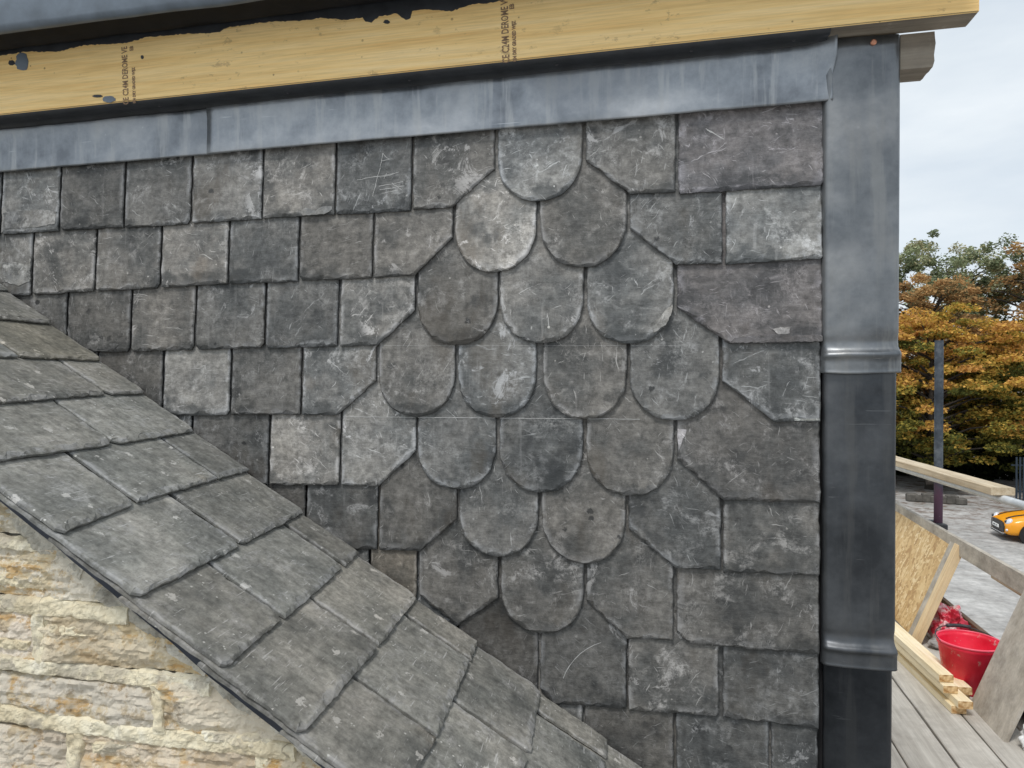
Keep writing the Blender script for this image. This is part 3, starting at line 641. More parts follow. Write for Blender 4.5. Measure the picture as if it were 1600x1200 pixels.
# second timber behind the beam's free end, with a ragged sawn end
bm = bmesh.new(); zt = ZB0-.001; x1 = .486
bbox(bm, (.4265, -.0205, onY(1440, 106, -.02).z), (x1, .045, zt)); 
bmesh.ops.subdivide_edges(bm, edges=bm.edges[:], cuts=5, use_grid_fill=True)
for v in bm.verts:
    if v.co.x > x1-.001: v.co.x += .0035*mnoise.noise(v.co*90)+(-.012*max(0, (zt-v.co.z-.06)/.02))
tag(bm_link('timber_joist', bm, M_ENDT), 'short grey sawn timber end with ragged cut under the beam end, by the sky', 'timber')
# ------------------------------------------------------------------ membrane over the roof edge
def membrane():
    Ym = -.175; vs = []; fs = []
    zf = lambda x: onY(0, 45, Ym).z+(x-onY(0, 45, Ym).x)*.0
    z0 = onY(0, 44, Ym).z; z1 = onY(338, 0, Ym).z; xa, xb = onY(0, 44, Ym).x, onY(338, 0, Ym).x
    zl = onY(0, 79, YB-.004).z
    def prof(x):
        z = z0+(z1-z0)*(x-xa)/(xb-xa)
        return [(YB-.006, zl+.004+bz(x)*0), (YB-.012, zl-.001), (YB-.02, zl+.001), (YB-.06, zl+.012), (Ym+.012, z-.004), (Ym+.003, z), (Ym, z+.008), (Ym-.001, z+.08), (Ym+.004, z+.14), (Ym+.02, z+.155), (.3, z+.175), (2.6, z+.2)]
    n = 90; m = 12
    for i in range(n+1):
        x = -2.6+(3.1)*i/n
        for j, (y, z) in enumerate(prof(x)):
            k = .004 if 0 < j < 9 else .001
            vs.append((x, y+k*mnoise.noise(V((x*6, j*.7, 0))), z+k*.6*mnoise.noise(V((x*9, j*.7, 8)))))
    for i in range(n):
        for j in range(m-1): a = i*m+j; fs.append((a, a+1, a+m+1, a+m))
    root = empty('roof_edge', (-.6, -.1, 6.45), 'blue grey rubber membrane rolled over the flat roof edge above the beam', 'roof')
    me = mesh('membrane', vs, fs); o = link('membrane', me, M_EPDM, root, smooth=True); me.materials.append(M_EPDM_SHADE)
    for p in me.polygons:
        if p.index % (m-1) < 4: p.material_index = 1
    md = o.modifiers.new('thickness', 'SOLIDIFY'); md.thickness = .003
membrane()
# ------------------------------------------------------------------ lean-to slate roof
ra, rb = onY(0, 440, -.03), onY(1010, 1200, -.03); DL = (rb-ra).normalized()
dv = ray(925, 580); dv.z = 0; dv.normalize(); NR = DL.cross(dv).normalized(); NR = NR if NR.z > 0 else -NR
EB = -(DL-dv*DL.dot(dv)).normalized(); EA = NR.cross(EB)*-1
EA = EB.cross(NR)      # right handed: ea x eb = n
FRR = (ra, EA, EB, NR)
def rp(x, y): P_ = on(x, y, ra, NR)-ra; return (P_.dot(EA), P_.dot(EB))
TR = .0072; GR = .163; SR = TR+.0022; KR = SR/GR; CR = .002
roof = empty('lean_to_roof', tuple(ra+DL*1.0+V((0, -.3, -.1))), 'small sloping roof of old grey slates running down in front of the slate wall', 'roof')
sgn = 1 if EA.dot(dv) > 0 else -1
eu, ev = (DL.dot(EA), DL.dot(EB))        # down-slope direction in the frame
def wall_a(P0):                           # slide along slope only; keep the slates' end on the wall plane Y=-.028
    return P0
VY = -.635
def verge_pt(q1, q2, y=VY):               # where the lower edge line meets the verge
    f = lambda q: (ra+EA*q[0]+EB*q[1])
    A_, B_ = f(q1), f(q2); t_ = (y-A_.y)/(B_.y-A_.y); P_ = A_+(B_-A_)*t_-ra
    return (P_.dot(EA), P_.dot(EB))
def rslate(p, q, ylo=None, yhi=None, jl_=0, **kw):
    f = lambda z: rp(*z) if not (isinstance(z, tuple) and z and z[0] == 'q') else z[1]
    A_, B_ = f(p), f(q)
    if kw.get('verge'): A_ = verge_pt(A_, B_, kw.get('vy', VY+random.uniform(-.006, .006)))
    if kw.get('wall'): B_ = verge_pt(A_, B_, -.030)
    ln = 2.05*GR/abs(DL.dot(EB))*abs(EB.dot(DL)) if False else 2.05*GR
    up = (-eu*ln, -ev*ln)
    if abs(eu) > 1e-6 and False: pass
    g = .0012; d = ((B_[0]-A_[0]), (B_[1]-A_[1])); L_ = math.hypot(*d); d = (d[0]/L_, d[1]/L_)
    A_ = (A_[0]+d[0]*g, A_[1]+d[1]*g); B_ = (B_[0]-d[0]*g, B_[1]-d[1]*g)
    low = [A_, B_]
    if random.random() < .5 and L_ > .1:
        s = random.uniform(.006, .016); low = [(A_[0]+up[0]*s/ln, A_[1]+up[1]*s/ln), (A_[0]+d[0]*s, A_[1]+d[1]*s), B_]
    if random.random() < .45 and L_ > .1:
        s = random.uniform(.006, .014); low = low[:-1]+[(B_[0]-d[0]*s, B_[1]-d[1]*s), (B_[0]+up[0]*s/ln, B_[1]+up[1]*s/ln)]
    poly = low+[(B_[0]+up[0], B_[1]+up[1]), (A_[0]+up[0], A_[1]+up[1])]
    ar = sum(poly[i][0]*poly[(i+1) % len(poly)][1]-poly[(i+1) % len(poly)][0]*poly[i][1] for i in range(len(poly)))
    if ar < 0: poly = poly[::-1]
    b0 = (A_[1]+B_[1])/2
    # courses are level lines, so b is constant along the lower edge
    v = kw.get('v', random.uniform(.88, 1.12)); wm = random.uniform(-.02, .03)
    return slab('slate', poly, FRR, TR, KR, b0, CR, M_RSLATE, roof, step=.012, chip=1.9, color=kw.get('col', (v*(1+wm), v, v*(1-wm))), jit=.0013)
C_ = [
 [((-60, 445), (18, 453), 'vw')], [((-40, 492), (0, 496), 'vw')],
 [((0, 555), (30, 556), 'v'), ((33, 556), (158, 562), 'w')],
 [((0, 628), (166, 614), 'v'), ((169, 614), (233, 613), 'w')],
 [((0, 717), (179, 692), 'v'), ((181, 692), (305, 672), 'w')],
 [((108, 827), (213, 785), 'v'), ((216, 783), (341, 746), ''), ((343, 746), (390, 734), 'w')],
 [((216, 930), (377, 851), 'v'), ((380, 849), (478, 798), 'w')],
 [((359, 1035), (443, 965), 'v'), ((447, 965), (538, 884), ''), ((541, 883), (562, 862), 'w')],
 [((483, 1136), (591, 1010), 'v'), ((593, 1008), (652, 933), 'w')],
 [((660, 1190), (683, 1153), 'v'), ((684, 1149), (735, 1032), ''), ((737, 1030), (746, 1004), 'w')],
 [((800, 1260), (826, 1180), 'v'), ((829, 1176), (846, 1075), 'w')],
 [((935, 1270), (946, 1190), 'v'), ((949, 1184), (949, 1153), 'w')],
]
for ci, course in enumerate(C_):
    for (p, q, fl) in course:
        kw = {'verge': 'v' in fl, 'wall': 'w' in fl}
        if ci == 5 and fl == 'w' or ci == 8 and 0: kw['v'] = .78
        if ci == 7 and fl == 'w': kw['v'] = .8
        if ci == 9 and fl == 'v': kw['v'] = .85
        if ci == 2 and fl == 'w': kw['col'] = (1.0, .95, .86)
        rslate(p, q, **kw)
last = rp(949, 1168)
for k in range(1, 6):       # the courses carry on down the slope below the picture
    b = last[1]+ev*GR*k*1.0; a_w = last[0]+eu*GR*k
    Aq = (a_w-.3*sgn, b); Bq = (a_w, b); Aq = verge_pt(Aq, Bq); Bq = verge_pt(Aq, Bq, -.03); s = random.uniform(.35, .65)
    Mq = (Aq[0]+(Bq[0]-Aq[0])*s, b)
    rslate(('q', Aq), ('q', Mq)); rslate(('q', Mq), ('q', Bq))
def rw(a, b, n): return ra+EA*a+EB*b+NR*n
# undercloak strip and boarded deck under the slates
def rstrip(name, y0, y1, n0, n1, m, parent, u0=-.3, u1=2.6, step=.04, wob=.002):
    vs = []; fs = []; n = int((u1-u0)/step)
    for i in range(n+1):
        c = ra+DL*(u0+step*i)
        for (y, nn) in ((y0, n0), (y1, n0), (y1, n1), (y0, n1)):
            P_ = c+dv*((y-c.y)/dv.y)+NR*(nn+wob*mnoise.noise(V((i*.6, nn*80, y*9))))
            vs.append((P_.x, P_.y+wob*mnoise.noise(V((i*.45, y*7, 3))), P_.z))
    for i in range(n):
        for k in range(4): a = i*4+k; b = i*4+(k+1) % 4; fs.append((a, b, b+4, a+4))
    fs.append((0, 1, 2, 3)); fs.append((n*4+3, n*4+2, n*4+1, n*4))
    me = mesh(name, vs, fs); bm = bmesh.new(); bm.from_mesh(me); bmesh.ops.recalc_face_normals(bm, faces=bm.faces); bm.to_mesh(me); bm.free()
    return link(name, me, m, parent)
o = rstrip('undercloak', VY+.018, -.5, -.037, -.0125, M_LEAD, roof, wob=.003); o.color = (.16, .17, .20, 1)  # lead undercloak, tinted dark so its colour also carries the verge shadow
rstrip('roof_deck', -.57, -.026, -.060, -.020, M_BROWN, roof, wob=0)
# ------------------------------------------------------------------ stone wall under the verge
YS = -.575
swall = empty('stone_wall', (-.75, YS, 4.2), 'buff sandstone gable wall with raised cream mortar joints below the sloping slates', 'wall')
vergeline = lambda x: (lambda t_: (ra+DL*t_).z)((x-ra.x-dv.x*((YS-ra.y)/dv.y))/DL.x)   # roof plane height over the wall face at x
def zq(x, y): p = onY(x, y, YS-.012); return p.x, p.z
def ribbon(pts, wpx, seed, m=M_MORT, th=.0055, amp=1., y_off=0.):
    P_ = [zq(*p) for p in pts]; w0 = wpx*.00083*1.36; n = 0; vs = []; fs = []; cs = []
    for (a, b) in zip(P_, P_[1:]):
        L_ = math.hypot(b[0]-a[0], b[1]-a[1]); k = max(2, int(L_/.0032))
        for i in range(k): f = i/k; cs.append((a[0]+(b[0]-a[0])*f, a[1]+(b[1]-a[1])*f))
    cs.append(P_[-1]); M_ = len(cs); K = 13
    for i, (x, z) in enumerate(cs):
        a = cs[max(0, i-1)]; b = cs[min(M_-1, i+1)]; d = V((b[0]-a[0], b[1]-a[1])).normalized(); nx, nz = -d.y, d.x
        for j in range(K):
            s = (j/(K-1)-.5)
            wob = 1+amp*.30*mnoise.noise(V((x*18, z*18, seed+j*3)))+.26*mnoise.noise(V((x*60, z*60, seed+3+j)))+.12*mnoise.noise(V((x*150, z*150, seed+j)))
            off = s*w0*(1+(wob-1)*min(1, (abs(s)*2)**2*1.2))
            prof = (1, .42, .16, .07, .03, 0, 0, 0, .03, .07, .16, .42, 1)[j]
            bev = .9 if j in (1, K-2) else 1
            q_ = V((x+nx*off, seed*.37, z+nz*off)); y = y_off+YS-th+prof*th*1.15+amp*(.0055*mnoise.noise(q_*14)+.0042*mnoise.noise(q_*42)+.0026*mnoise.noise(q_*110)+.0014*mnoise.noise(q_*260))*(prof < .5)
            if j in (0, K-1): y = YS+.006
            vs.append((x+nx*off*bev, y, z+nz*off*bev))
    for i in range(M_-1):
        for j in range(K-1): a = i*K+j; fs.append((a, a+K, a+K+1, a+1))
    fs.append(tuple(range(K))); fs.append(tuple((M_-1)*K+j for j in reversed(range(K))))
    me = mesh('mortar_joint', vs, fs); bm = bmesh.new(); bm.from_mesh(me); bmesh.ops.recalc_face_normals(bm, faces=bm.faces); bm.to_mesh(me); bm.free()
    return link('mortar_joint', me, m, swall, smooth=False)
ribbon([(-60, 842), (0, 849), (70, 859)], 19, 1); ribbon([(-60, 942), (0, 948), (100, 955), (194, 966)], 29, 2)
ribbon([(-60, 1033), (0, 1039), (110, 1053), (216, 1066), (322, 1081)], 26, 3); ribbon([(-60, 1112), (0, 1121), (120, 1140), (236, 1157), (350, 1170), (455, 1182)], 29, 4)
ribbon([(-60, 1225), (200, 1260), (560, 1312)], 29, 5)
ribbon([(50, 961), (51, 1040)], 27, 6); ribbon([(237, 1075), (240, 1152)], 24, 7); ribbon([(107, 1146), (108, 1246)], 29, 8); ribbon([(403, 1182), (404, 1285)], 27, 9); ribbon([(-20, 1040), (-20, 1115)], 25, 10); ribbon([(20, 852), (22, 860)], 10, 11)
def stone(x0, y0, x1, y1, seed, col=(1, 1, 1), cutroof=True):
    """one rock-faced stone: px rectangle (skewed with the courses)"""
    A_ = zq(x0, y0); B_ = zq(x1, y1); xa, xb = A_[0], B_[0]; zt_, zb2 = A_[1], B_[1]; nx = max(6, int((xb-xa)/.0045)); nz = max(5, int((zt_-zb2)/.004)); vs = []; fs = []
    for j in range(nz+1):
        for i in range(nx+1):
            x = xa+(xb-xa)*i/nx; z = zb2+(zt_-zb2)*j/nz
            e = min(i, nx-i)/nx*2; e2 = min(j, nz-j)/nz*2; d = min(1, min(e*4, e2*2.2))
            lam = abs(mnoise.noise(V((x*9, seed, z*55))))
            y = YS+.001-.004*d+.010*mnoise.noise(V((x*9, z*18, seed)))+.0036*mnoise.noise(V((x*24, z*80, seed)))+.0042*mnoise.noise(V((x*70, z*120, seed)))+.0022*mnoise.noise(V((x*170, z*240, seed)))-.004*lam+.005*abs(mnoise.noise(V((x*5, z*60, seed+7))))
            cap_ = vergeline(x)-.030
            vs.append((x, y, min(z, cap_)))
    for j in range(nz):
        for i in range(nx): a = j*(nx+1)+i; fs.append((a, a+1, a+nx+2, a+nx+1))
    n0 = len(vs); ring = [i for i in range(nx+1)]+[j*(nx+1)+nx for j in range(1, nz+1)]+[nz*(nx+1)+i for i in range(nx-1, -1, -1)]+[j*(nx+1) for j in range(nz-1, 0, -1)]
    for r in ring: x, y, z = vs[r]; vs.append((x, YS+.06, z))
    for i in range(len(ring)): a, b = ring[i], ring[(i+1) % len(ring)]; c, d = n0+i, n0+(i+1) % len(ring); fs.append((a, c, d, b))
    o = link('stone', mesh('stone', vs, fs), M_STONE, swall); o.color = (*col, 1); return o
stone(-60, 770, 68, 840, 1, (.95, .93, .88)); stone(-60, 852, 150, 945, 2, (1.12, 1.1, 1.06)); stone(-60, 948, 48, 1040, 3, (1.12, 1.06, 1.02)); stone(52, 955, 330, 1064, 4, (1.15, 1.08, .95))
stone(-60, 1048, 238, 1146, 5, (.98, .95, .92)); stone(240, 1068, 470, 1172, 6, (1.1, 1.05, .97)); stone(-60, 1130, 107, 1236, 7, (1.0, .95, .9)); stone(109, 1142, 404, 1262, 8, (1.12, 1.03, .93)); stone(406, 1178, 620, 1290, 9, (1, .95, .85))
# rough mortar heaped under the verge and in the broken corner
def mess(pts, seed, r0=.02):
    for k in range(1):
        bm = bmesh.new()
        for (x, y, r) in pts:
            X, Z = zq(x, y); rr = r*.00083
            s = bmesh.ops.create_icosphere(bm, subdivisions=3, radius=1)
            for v in s['verts']:
                q = v.co.copy(); d = 1+.35*mnoise.noise(q*1.7+V((x, y, seed)))+.18*mnoise.noise(q*5+V((x, y, seed)))
                v.co = V((X+q.x*rr*d*1.25, YS+.004+q.y*.015*d, Z+q.z*rr*d*.9))
                v.co.z = min(v.co.z, vergeline(v.co.x)-.024)
        bm_link('rough_mortar', bm, M_MESS, swall)
for i_, (pts_, w_) in enumerate((([(70, 985), (130, 992)], 15), ([(-50, 1003), (38, 1014)], 18), ([(262, 1094), (345, 1108)], 14), ([(-20, 905), (60, 918)], 20), ([(140, 1170), (210, 1180)], 16), ([(215, 985), (300, 1004)], 18), ([(280, 1150), (420, 1168)], 16))):
    ribbon(pts_, w_, 60+i_, M_MORT, .0035, 1.6).name = 'mortar_smear'
def vm(n, pts, w, sd): o = ribbon(pts, w, sd, M_MESS, .012, 1.5, .006); o.name = 'rough_mortar'
vm(0, [(-60, 755), (-20, 790), (40, 828), (95, 872), (125, 893)], 46, 31); vm(1, [(150, 925), (200, 962), (240, 995), (290, 1030), (318, 1052)], 34, 33); vm(2, [(318, 1062), (370, 1096), (420, 1132), (470, 1172), (520, 1212)], 30, 35)
vm(3, [(40, 842), (85, 872), (118, 896)], 26, 37); 
# core of the stone wall
bm = bmesh.new(); core = []
xs = [-2.4, -.2]; xs = list(np.linspace(-2.4, .6, 16))
for y in (YS+.02, -.03):
    for x in xs: core.append((bm.verts.new((x, y, 0)), bm.verts.new((x, y, max(.3, vergeline(x)-.09)))))
n_ = len(xs)
for s in (0, n_):
    for i in range(n_-1): bm.faces.new((core[s+i][0], core[s+i+1][0], core[s+i+1][1], core[s+i][1]))
for i in range(n_-1): bm.faces.new((core[i][1], core[i+1][1], core[n_+i+1][1], core[n_+i][1]))
bm_link('wall_core', bm, M_MESS, swall)
# house wall under the dormer
bm = bmesh.new(); bbox(bm, (-9, .03, 0), (.36, 9, 3.88)); tag(bm_link('house_wall', bm, M_STONE), 'lower house wall of buff stone beneath the slated dormer', 'wall')
# ------------------------------------------------------------------ scaffold
DZ = 3.9
deck = empty('scaffold_deck', (1.1, 2.5, DZ-.04), 'grey weathered scaffold boards laid side by side as a walkway beyond the lead corner', 'scaffold')
xl_ = [onZ(1420, 1200, DZ).x-.0, onZ(1500, 1200, DZ).x, onZ(1575, 1200, DZ).x]
edges = [xl_[0]-.43, xl_[0]-.215, xl_[0], xl_[1], xl_[2], xl_[2]+.212, xl_[2]+.425]
for i, (a, b) in enumerate(zip(edges, edges[1:])):
    me = plank_mesh('scaffold_board', (b-a-.009, 6.2, .038), .004, 40, .004, i)
    o = link('scaffold_board', me, M_BOARD, deck, frame(((a+b)/2, -.9, DZ-.038+.0015*math.sin(i*2.3)), (1, 0, 0), (0, 1, 0), (0, 0, 1)))
for k in range(3):
    bm = bmesh.new(); y = -.3+k*2.4; tube(bm, [(.45, y, DZ-.067), (2.1, y, DZ-.067)], .0242, 14); bm_link('transom_tube', bm, M_GALV, deck, smooth=True)
# leaning plane: foot on the deck, head against the rail
pb = onZ(1568, 1160, DZ); XR = 1.765
pt = onX(1597, 917, XR); LE = V((0, 1, 0)); LU = V((pt.x-pb.x, 0, pt.z-pb.z)).normalized(); LN = LE.cross(LU); LN = LN if LN.x < 0 else -LN  # facing the house
def lean(x, y, off=0.): return on(x, y, pb+LN*off, LN)
def lean_box(name, quad, off, th, m, label, cat, bev=.002):
    """board in the leaning plane; quad px corners: top-left, top-right, bottom-right, bottom-left; front face at off"""
    P_ = [lean(*q, off) for q in quad]; bm = bmesh.new()
    f = [bm.verts.new(p) for p in P_]; b = [bm.verts.new(p-LN*th) for p in P_]
    bm.faces.new(f); bm.faces.new(b[::-1])
    for i in range(4): bm.faces.new((f[i], f[(i+1) % 4], b[(i+1) % 4], b[i]))
    bmesh.ops.recalc_face_normals(bm, faces=bm.faces)
    bmesh.ops.bevel(bm, geom=bm.edges[:], offset=bev, segments=1, affect='EDGES')
    c = sum(P_, V())/4; M = frame(c, LE, LU, LE.cross(LU)); Mi = M.inverted()
    for v in bm.verts: v.co = Mi @ v.co
    return tag(bm_link(name, bm, m, None, M), label, cat)
lean_box('ply_sheet', [(1592, 925), (1700, 985), (1632, 1232), (1568-52, 1100)], 0, .018, M_GREY, 'grey stained plywood sheet leaning on the rail in front of the red bucket', 'plywood') if False else None
# right sheet: bottom edge on the deck from (1515,1100) to (1568,1160)
s0, s1 = lean(1515, 1100), lean(1568, 1160); tl = lean(1596, 919)
hgt = (tl-s0).dot(LU)
def lean_rect(name, y0, y1, u0, u1, off, th, m, label, cat, bev=.002, skew=0.):
    bm = bmesh.new(); o_ = V((pb.x, 0, pb.z))+LN*off
    pts = [o_+LE*(y0)+LU*u0, o_+LE*(y1)+LU*u0, o_+LE*(y1+skew)+LU*u1, o_+LE*(y0+skew)+LU*u1]
    c = sum(pts, V())/4; M = frame(c, LE, LU, LE.cross(LU)); Mi = M.inverted()
    f = [bm.verts.new(Mi@p) for p in pts]; b = [bm.verts.new(Mi@(p-LN*th)) for p in pts]
    bm.faces.new(f); bm.faces.new(b[::-1])
    for i in range(4): bm.faces.new((f[i], f[(i+1) % 4], b[(i+1) % 4], b[i]))
    bmesh.ops.recalc_face_normals(bm, faces=bm.faces); bmesh.ops.bevel(bm, geom=bm.edges[:], offset=bev, segments=1, affect='EDGES')
    return tag(bm_link(name, bm, m, None, M), label, cat)
sheet = lean_rect('ply_sheet', s1.y, s0.y, 0, hgt+.03, 0, .02, M_GREY, 'grey stained plywood sheet leaning upright in front of the red bucket', 'plywood')
# rail board on edge, with its batten
r0_, r1_ = onX(1395, 792, XR), onX(1395, 812, XR); q0, q1 = onX(1600, 886, XR), onX(1597, 918, XR)
zt0 = (r0_.z+q0.z)/2; zb0 = (r1_.z+q1.z)/2
rail = tag(link('rail_board', plank_mesh('rail_board', (.026, 5.0, zt0-zb0), .003, 20, .004, 5), M_GREY, None, frame((XR+.016, .6, zb0), (1, 0, 0), (0, 1, 0), (0, 0, 1))), 'long grey weathered rail board standing on edge above the leaning sheets', 'board')
tag(box('rail_batten', (XR+.035, .7, zb0-.035), (XR+.07, 3.05, zb0-.004), M_PLANK), 'thin pale batten running just under the grey rail board', 'batten')
# stud and OSB, leaning too
a0, a1 = lean(1489, 866), lean(1432, 990); b0_ = lean(1497, 870)
yst = (a0.y+a1.y)/2; ust0 = 0.0
lean_rect('timber_stud', yst-.045, yst+.02, .0, hgt+.035, .012, .045, M_TIMB, 'tan timber stud leaning beside the OSB sheet, grey on one face', 'timber')
lean_rect('osb_sheet', yst+.108, yst+1.35, .02, hgt+.05, -.004, .018, M_OSB, 'golden OSB board sheet leaning on the rail next to the lead corner', 'board')
lean_rect('grey_lath', yst+.026, yst+.10, .01, hgt+.03, .006, .03, M_GREY, 'thin grey lath between the OSB sheet and the tan stud', 'timber')
# toe board
t0, t1 = onX(1468, 937, 1.86), onX(1528, 977, 1.86)
tag(link('toe_board', plank_mesh('toe_board', (.03, 4.0, .21), .003, 16, .003, 8), M_BROWN, None, frame((1.875, 1.2, (t0.z+t1.z)/2-.21), (1, 0, 0), (0, 1, 0), (0, 0, 1))), 'brown toe board standing on edge behind the red bucket', 'board')
# upright pole and guard tube with the plank on it
XP = 1.90; pp = onX(1466.5, 700, XP)
pole = empty('scaffold_pole', (XP, pp.y, 3.2), 'upright dark grey scaffold pole with purple paint near its foot, in front of the trees', 'pole')
bm = bmesh.new(); tube(bm, [(XP, pp.y, 3.2), (XP, pp.y, onX(1467, 532, XP).z)], .029, 18, False); r_ = bm_link('tube', bm, M_POLE, pole, smooth=True)
md = r_.modifiers.new('wall', 'SOLIDIFY'); md.thickness = .004
cz = onX(1466, 822, XP-.03).z
bm = bmesh.new(); bbox(bm, (XP-.045, pp.y-.09, cz-.03), (XP+.035, pp.y-.032, cz+.012), .006); bbox(bm, (XP-.045, pp.y+.032, cz-.03), (XP+.035, pp.y+.10, cz+.012), .006); bbox(bm, (XP-.05, pp.y-.05, cz-.035), (XP-.03, pp.y+.05, cz+.004), .004)
bm_link('coupler', bm, M_BIT, pole)
XT = 1.83; gz = (onX(1600, 792, XT).z+onX(1558, 779.5, XT).z)/2
zpl = gz+.0248; pl0 = onZ(1548, 773.5, zpl); far = onZ(1395, 727, zpl)
dirp = (far-pl0); dirp.z = 0; dirp.normalize(); wv = V((dirp.y, -dirp.x, 0)); wid = max(.11, min(.24, onY(1588, 772, pl0.y).x-pl0.x))
tag(link('plank', plank_mesh('plank', (wid, 3.6, .043), .003, 20, .003, 3), M_PLANK, None, frame(pl0+wv*wid/2, wv, dirp, (0, 0, 1))), 'pale cream timber plank lying flat on the steel guard tube', 'plank')
tc0 = pl0+wv*.072; bm = bmesh.new(); tube(bm, [tuple(tc0-dirp*1.6+V((0, 0, -.0248))), tuple(tc0+dirp*4+V((0, 0, -.0248)))], .0242, 18); tag(bm_link('guard_tube', bm, M_GALV, smooth=True), 'galvanised steel guard tube running under the pale plank', 'tube')
# battens stacked on the deck
d0, d1 = onZ(1487, 1115, DZ), onZ(1396, 1025, DZ); bd = (d1-d0).normalized(); bx = V((bd.y, -bd.x, 0))
BW, BH = .070, .038
labs = ['lowest pale softwood batten of the stack lying on the deck', 'second batten up in the stack, its end set furthest right', 'third batten up in the stack with an orange knotty end', 'topmost pale batten of the stack on the deck', 'longer pale batten lying behind the stack against the plywood foot']
offs = [(.0, 0, .0), (.015, -.03, BH+.002), (-.018, .05, 2*BH+.004), (-.022, .09, 3*BH+.006), (.088, .13, .045)]
for k, (sx, sy, sz) in enumerate(offs):
    p = d0+bx*(BW/2+sx)+bd*sy+V((0, 0, sz+.001))
    tag(link('batten', plank_mesh('batten', (BW, 2.6, BH), .002, 14, .003, k+11), M_BATT, None, frame(p, bx, bd, (0, 0, 1))), labs[k], 'batten', 'loose battens stacked on the scaffold deck')
box('tmp', (0, 0, 0), (.01, .01, .01), M_BATT) if False else None
tag(link('bearer', plank_mesh('bearer', (.07, 2.2, .043), .003, 10, .002, 20), M_BATT, None, frame(d0+bx*(BW/2+.088)+bd*.16+V((0, 0, .0015)), bx, bd, (0, 0, 1))), 'short bearer timber under the longer batten beside the stack', 'batten')
# bucket
def red_mat():
    t = NT('splashed_red_plastic'); c = t.mix(t.math('MULTIPLY', t.ss(t.noise(16, 8, .75), .58, .63), .7), t.ramp(t.noise(7, 6, .6), [(.35, (.66, .009, .035)), (.62, (.84, .02, .065))]), (.55, .42, .38))
    return t.done(c, t.ss(t.noise(12, 5), .4, .6, .32, .6), 0, t.bump(t.noise(60, 5), .2, .002))
M_RED = red_mat(); M_RIM = plain('pink_rim', (.82, .10, .16), .4, 0, .1, 14)
bz_ = .27; bc = onZ(1515, 999, DZ+bz_); bc.z = DZ+.001
buck = empty('bucket', bc, 'red plastic builders bucket with a black handle standing on the scaffold deck', 'bucket')
bm = bmesh.new(); prof = [(.0, .004), (.108, .004), (.112, 0), (.118, .004), (.150, .235), (.156, .24), (.1575, .262)]
inner = [(.1535, .266), (.147, .24), (.113, .012), (0, .012)]
n = 40; rings = []
for r, z in prof+inner: rings.append([bm.verts.new((r*math.cos(2*math.pi*i/n), r*math.sin(2*math.pi*i/n), z)) for i in range(n)] if r else [bm.verts.new((0, 0, z))])
for A_, B_ in zip(rings, rings[1:]):
    for i in range(n):
        if len(A_) == 1: bm.faces.new((A_[0], B_[i], B_[(i+1) % n]))
        elif len(B_) == 1: bm.faces.new((A_[i], A_[(i+1) % n], B_[0]))
        else: bm.faces.new((A_[i], A_[(i+1) % n], B_[(i+1) % n], B_[i]))
bm_link('body', bm, M_RED, buck, Matrix.Translation(bc), True)
bm = bmesh.new(); tube(bm, [(.157*math.cos(2*math.pi*i/n), .157*math.sin(2*math.pi*i/n), .264) for i in range(n+1)], .0055, 8, False); bm_link('rim', bm, M_RIM, buck, Matrix.Translation(bc), True)
bm = bmesh.new(); hp = [(.16*math.cos(a), .16*math.sin(a)+.0, .262+.028*math.sin(a)) for a in np.linspace(.0, math.pi, 25)]
tube(bm, hp, .003, 8); bm_link('handle', bm, M_BIT, buck, Matrix.Translation(bc)@Matrix.Rotation(.25, 4, 'Z'), True)
bm = bmesh.new(); tube(bm, hp[9:16], .010, 10); bm_link('grip', bm, M_BIT, buck, Matrix.Translation(bc)@Matrix.Rotation(.0, 4, 'Z'), True)
# crumpled rags
def crumple(name, c, r, m, label, cat, seed, sq=.6):
    bm = bmesh.new(); bmesh.ops.create_icosphere(bm, subdivisions=5, radius=1)
    for v in bm.verts:
        q = v.co.copy(); d = 1+.55*mnoise.noise(q*1.6+V((seed, 0, 0)))-.35*abs(mnoise.noise(q*3.4+V((0, seed, 0))))-.18*abs(mnoise.noise(q*8+V((0, 0, seed))))
        v.co = V((q.x*r[0]*d, q.y*r[1]*d, max(-r[2]*.75, q.z*r[2]*d)))
    return tag(bm_link(name, bm, m, None, Matrix.Translation(V(c)+V((0, 0, r[2]*.75))), True), label, cat)
def rag_mat():
    t = NT('red_bag'); n = t.noise(9, 4, .6, dist=1.2); c = t.ramp(n, [(.36, (.45, .01, .03)), (.48, (.62, .03, .07)), (.55, (.72, .38, .40)), (.66, (.75, .70, .70))]); return t.done(c, .4, 0, t.bump(n, .5, .02))
M_RAG = rag_mat(); M_GRAG = plain('grey_cloth', (.30, .29, .28), .9, 0, .35, 14); M_WHT = plain('white_plastic', (.72, .74, .75), .35, 0, .15, 20)
c1 = onZ(1453, 1008, DZ); crumple('plastic_bag', (c1.x+.13, c1.y+.10, DZ), (.10, .12, .15), M_RAG, 'crumpled red and white plastic bag between the stud and the bucket', 'bag', 2)
c2 = onZ(1462, 1012, DZ); crumple('rag', (c2.x+.06, c2.y-.0, DZ), (.09, .08, .05), M_GRAG, 'crumpled grey rag on the deck left of the red bucket', 'rag', 5)
c3 = onZ(1604, 1172, DZ); crumple('white_bag', (c3.x+.03, c3.y, DZ), (.055, .05, .07), M_WHT, 'white plastic bag on the deck at the right edge', 'bag', 9)
c4 = onZ(1606, 1140, DZ); crumple('black_sack', (c4.x+.10, c4.y+.12, DZ), (.12, .12, .13), M_BIT, 'black sack behind the plywood sheet at the right edge', 'sack', 12)
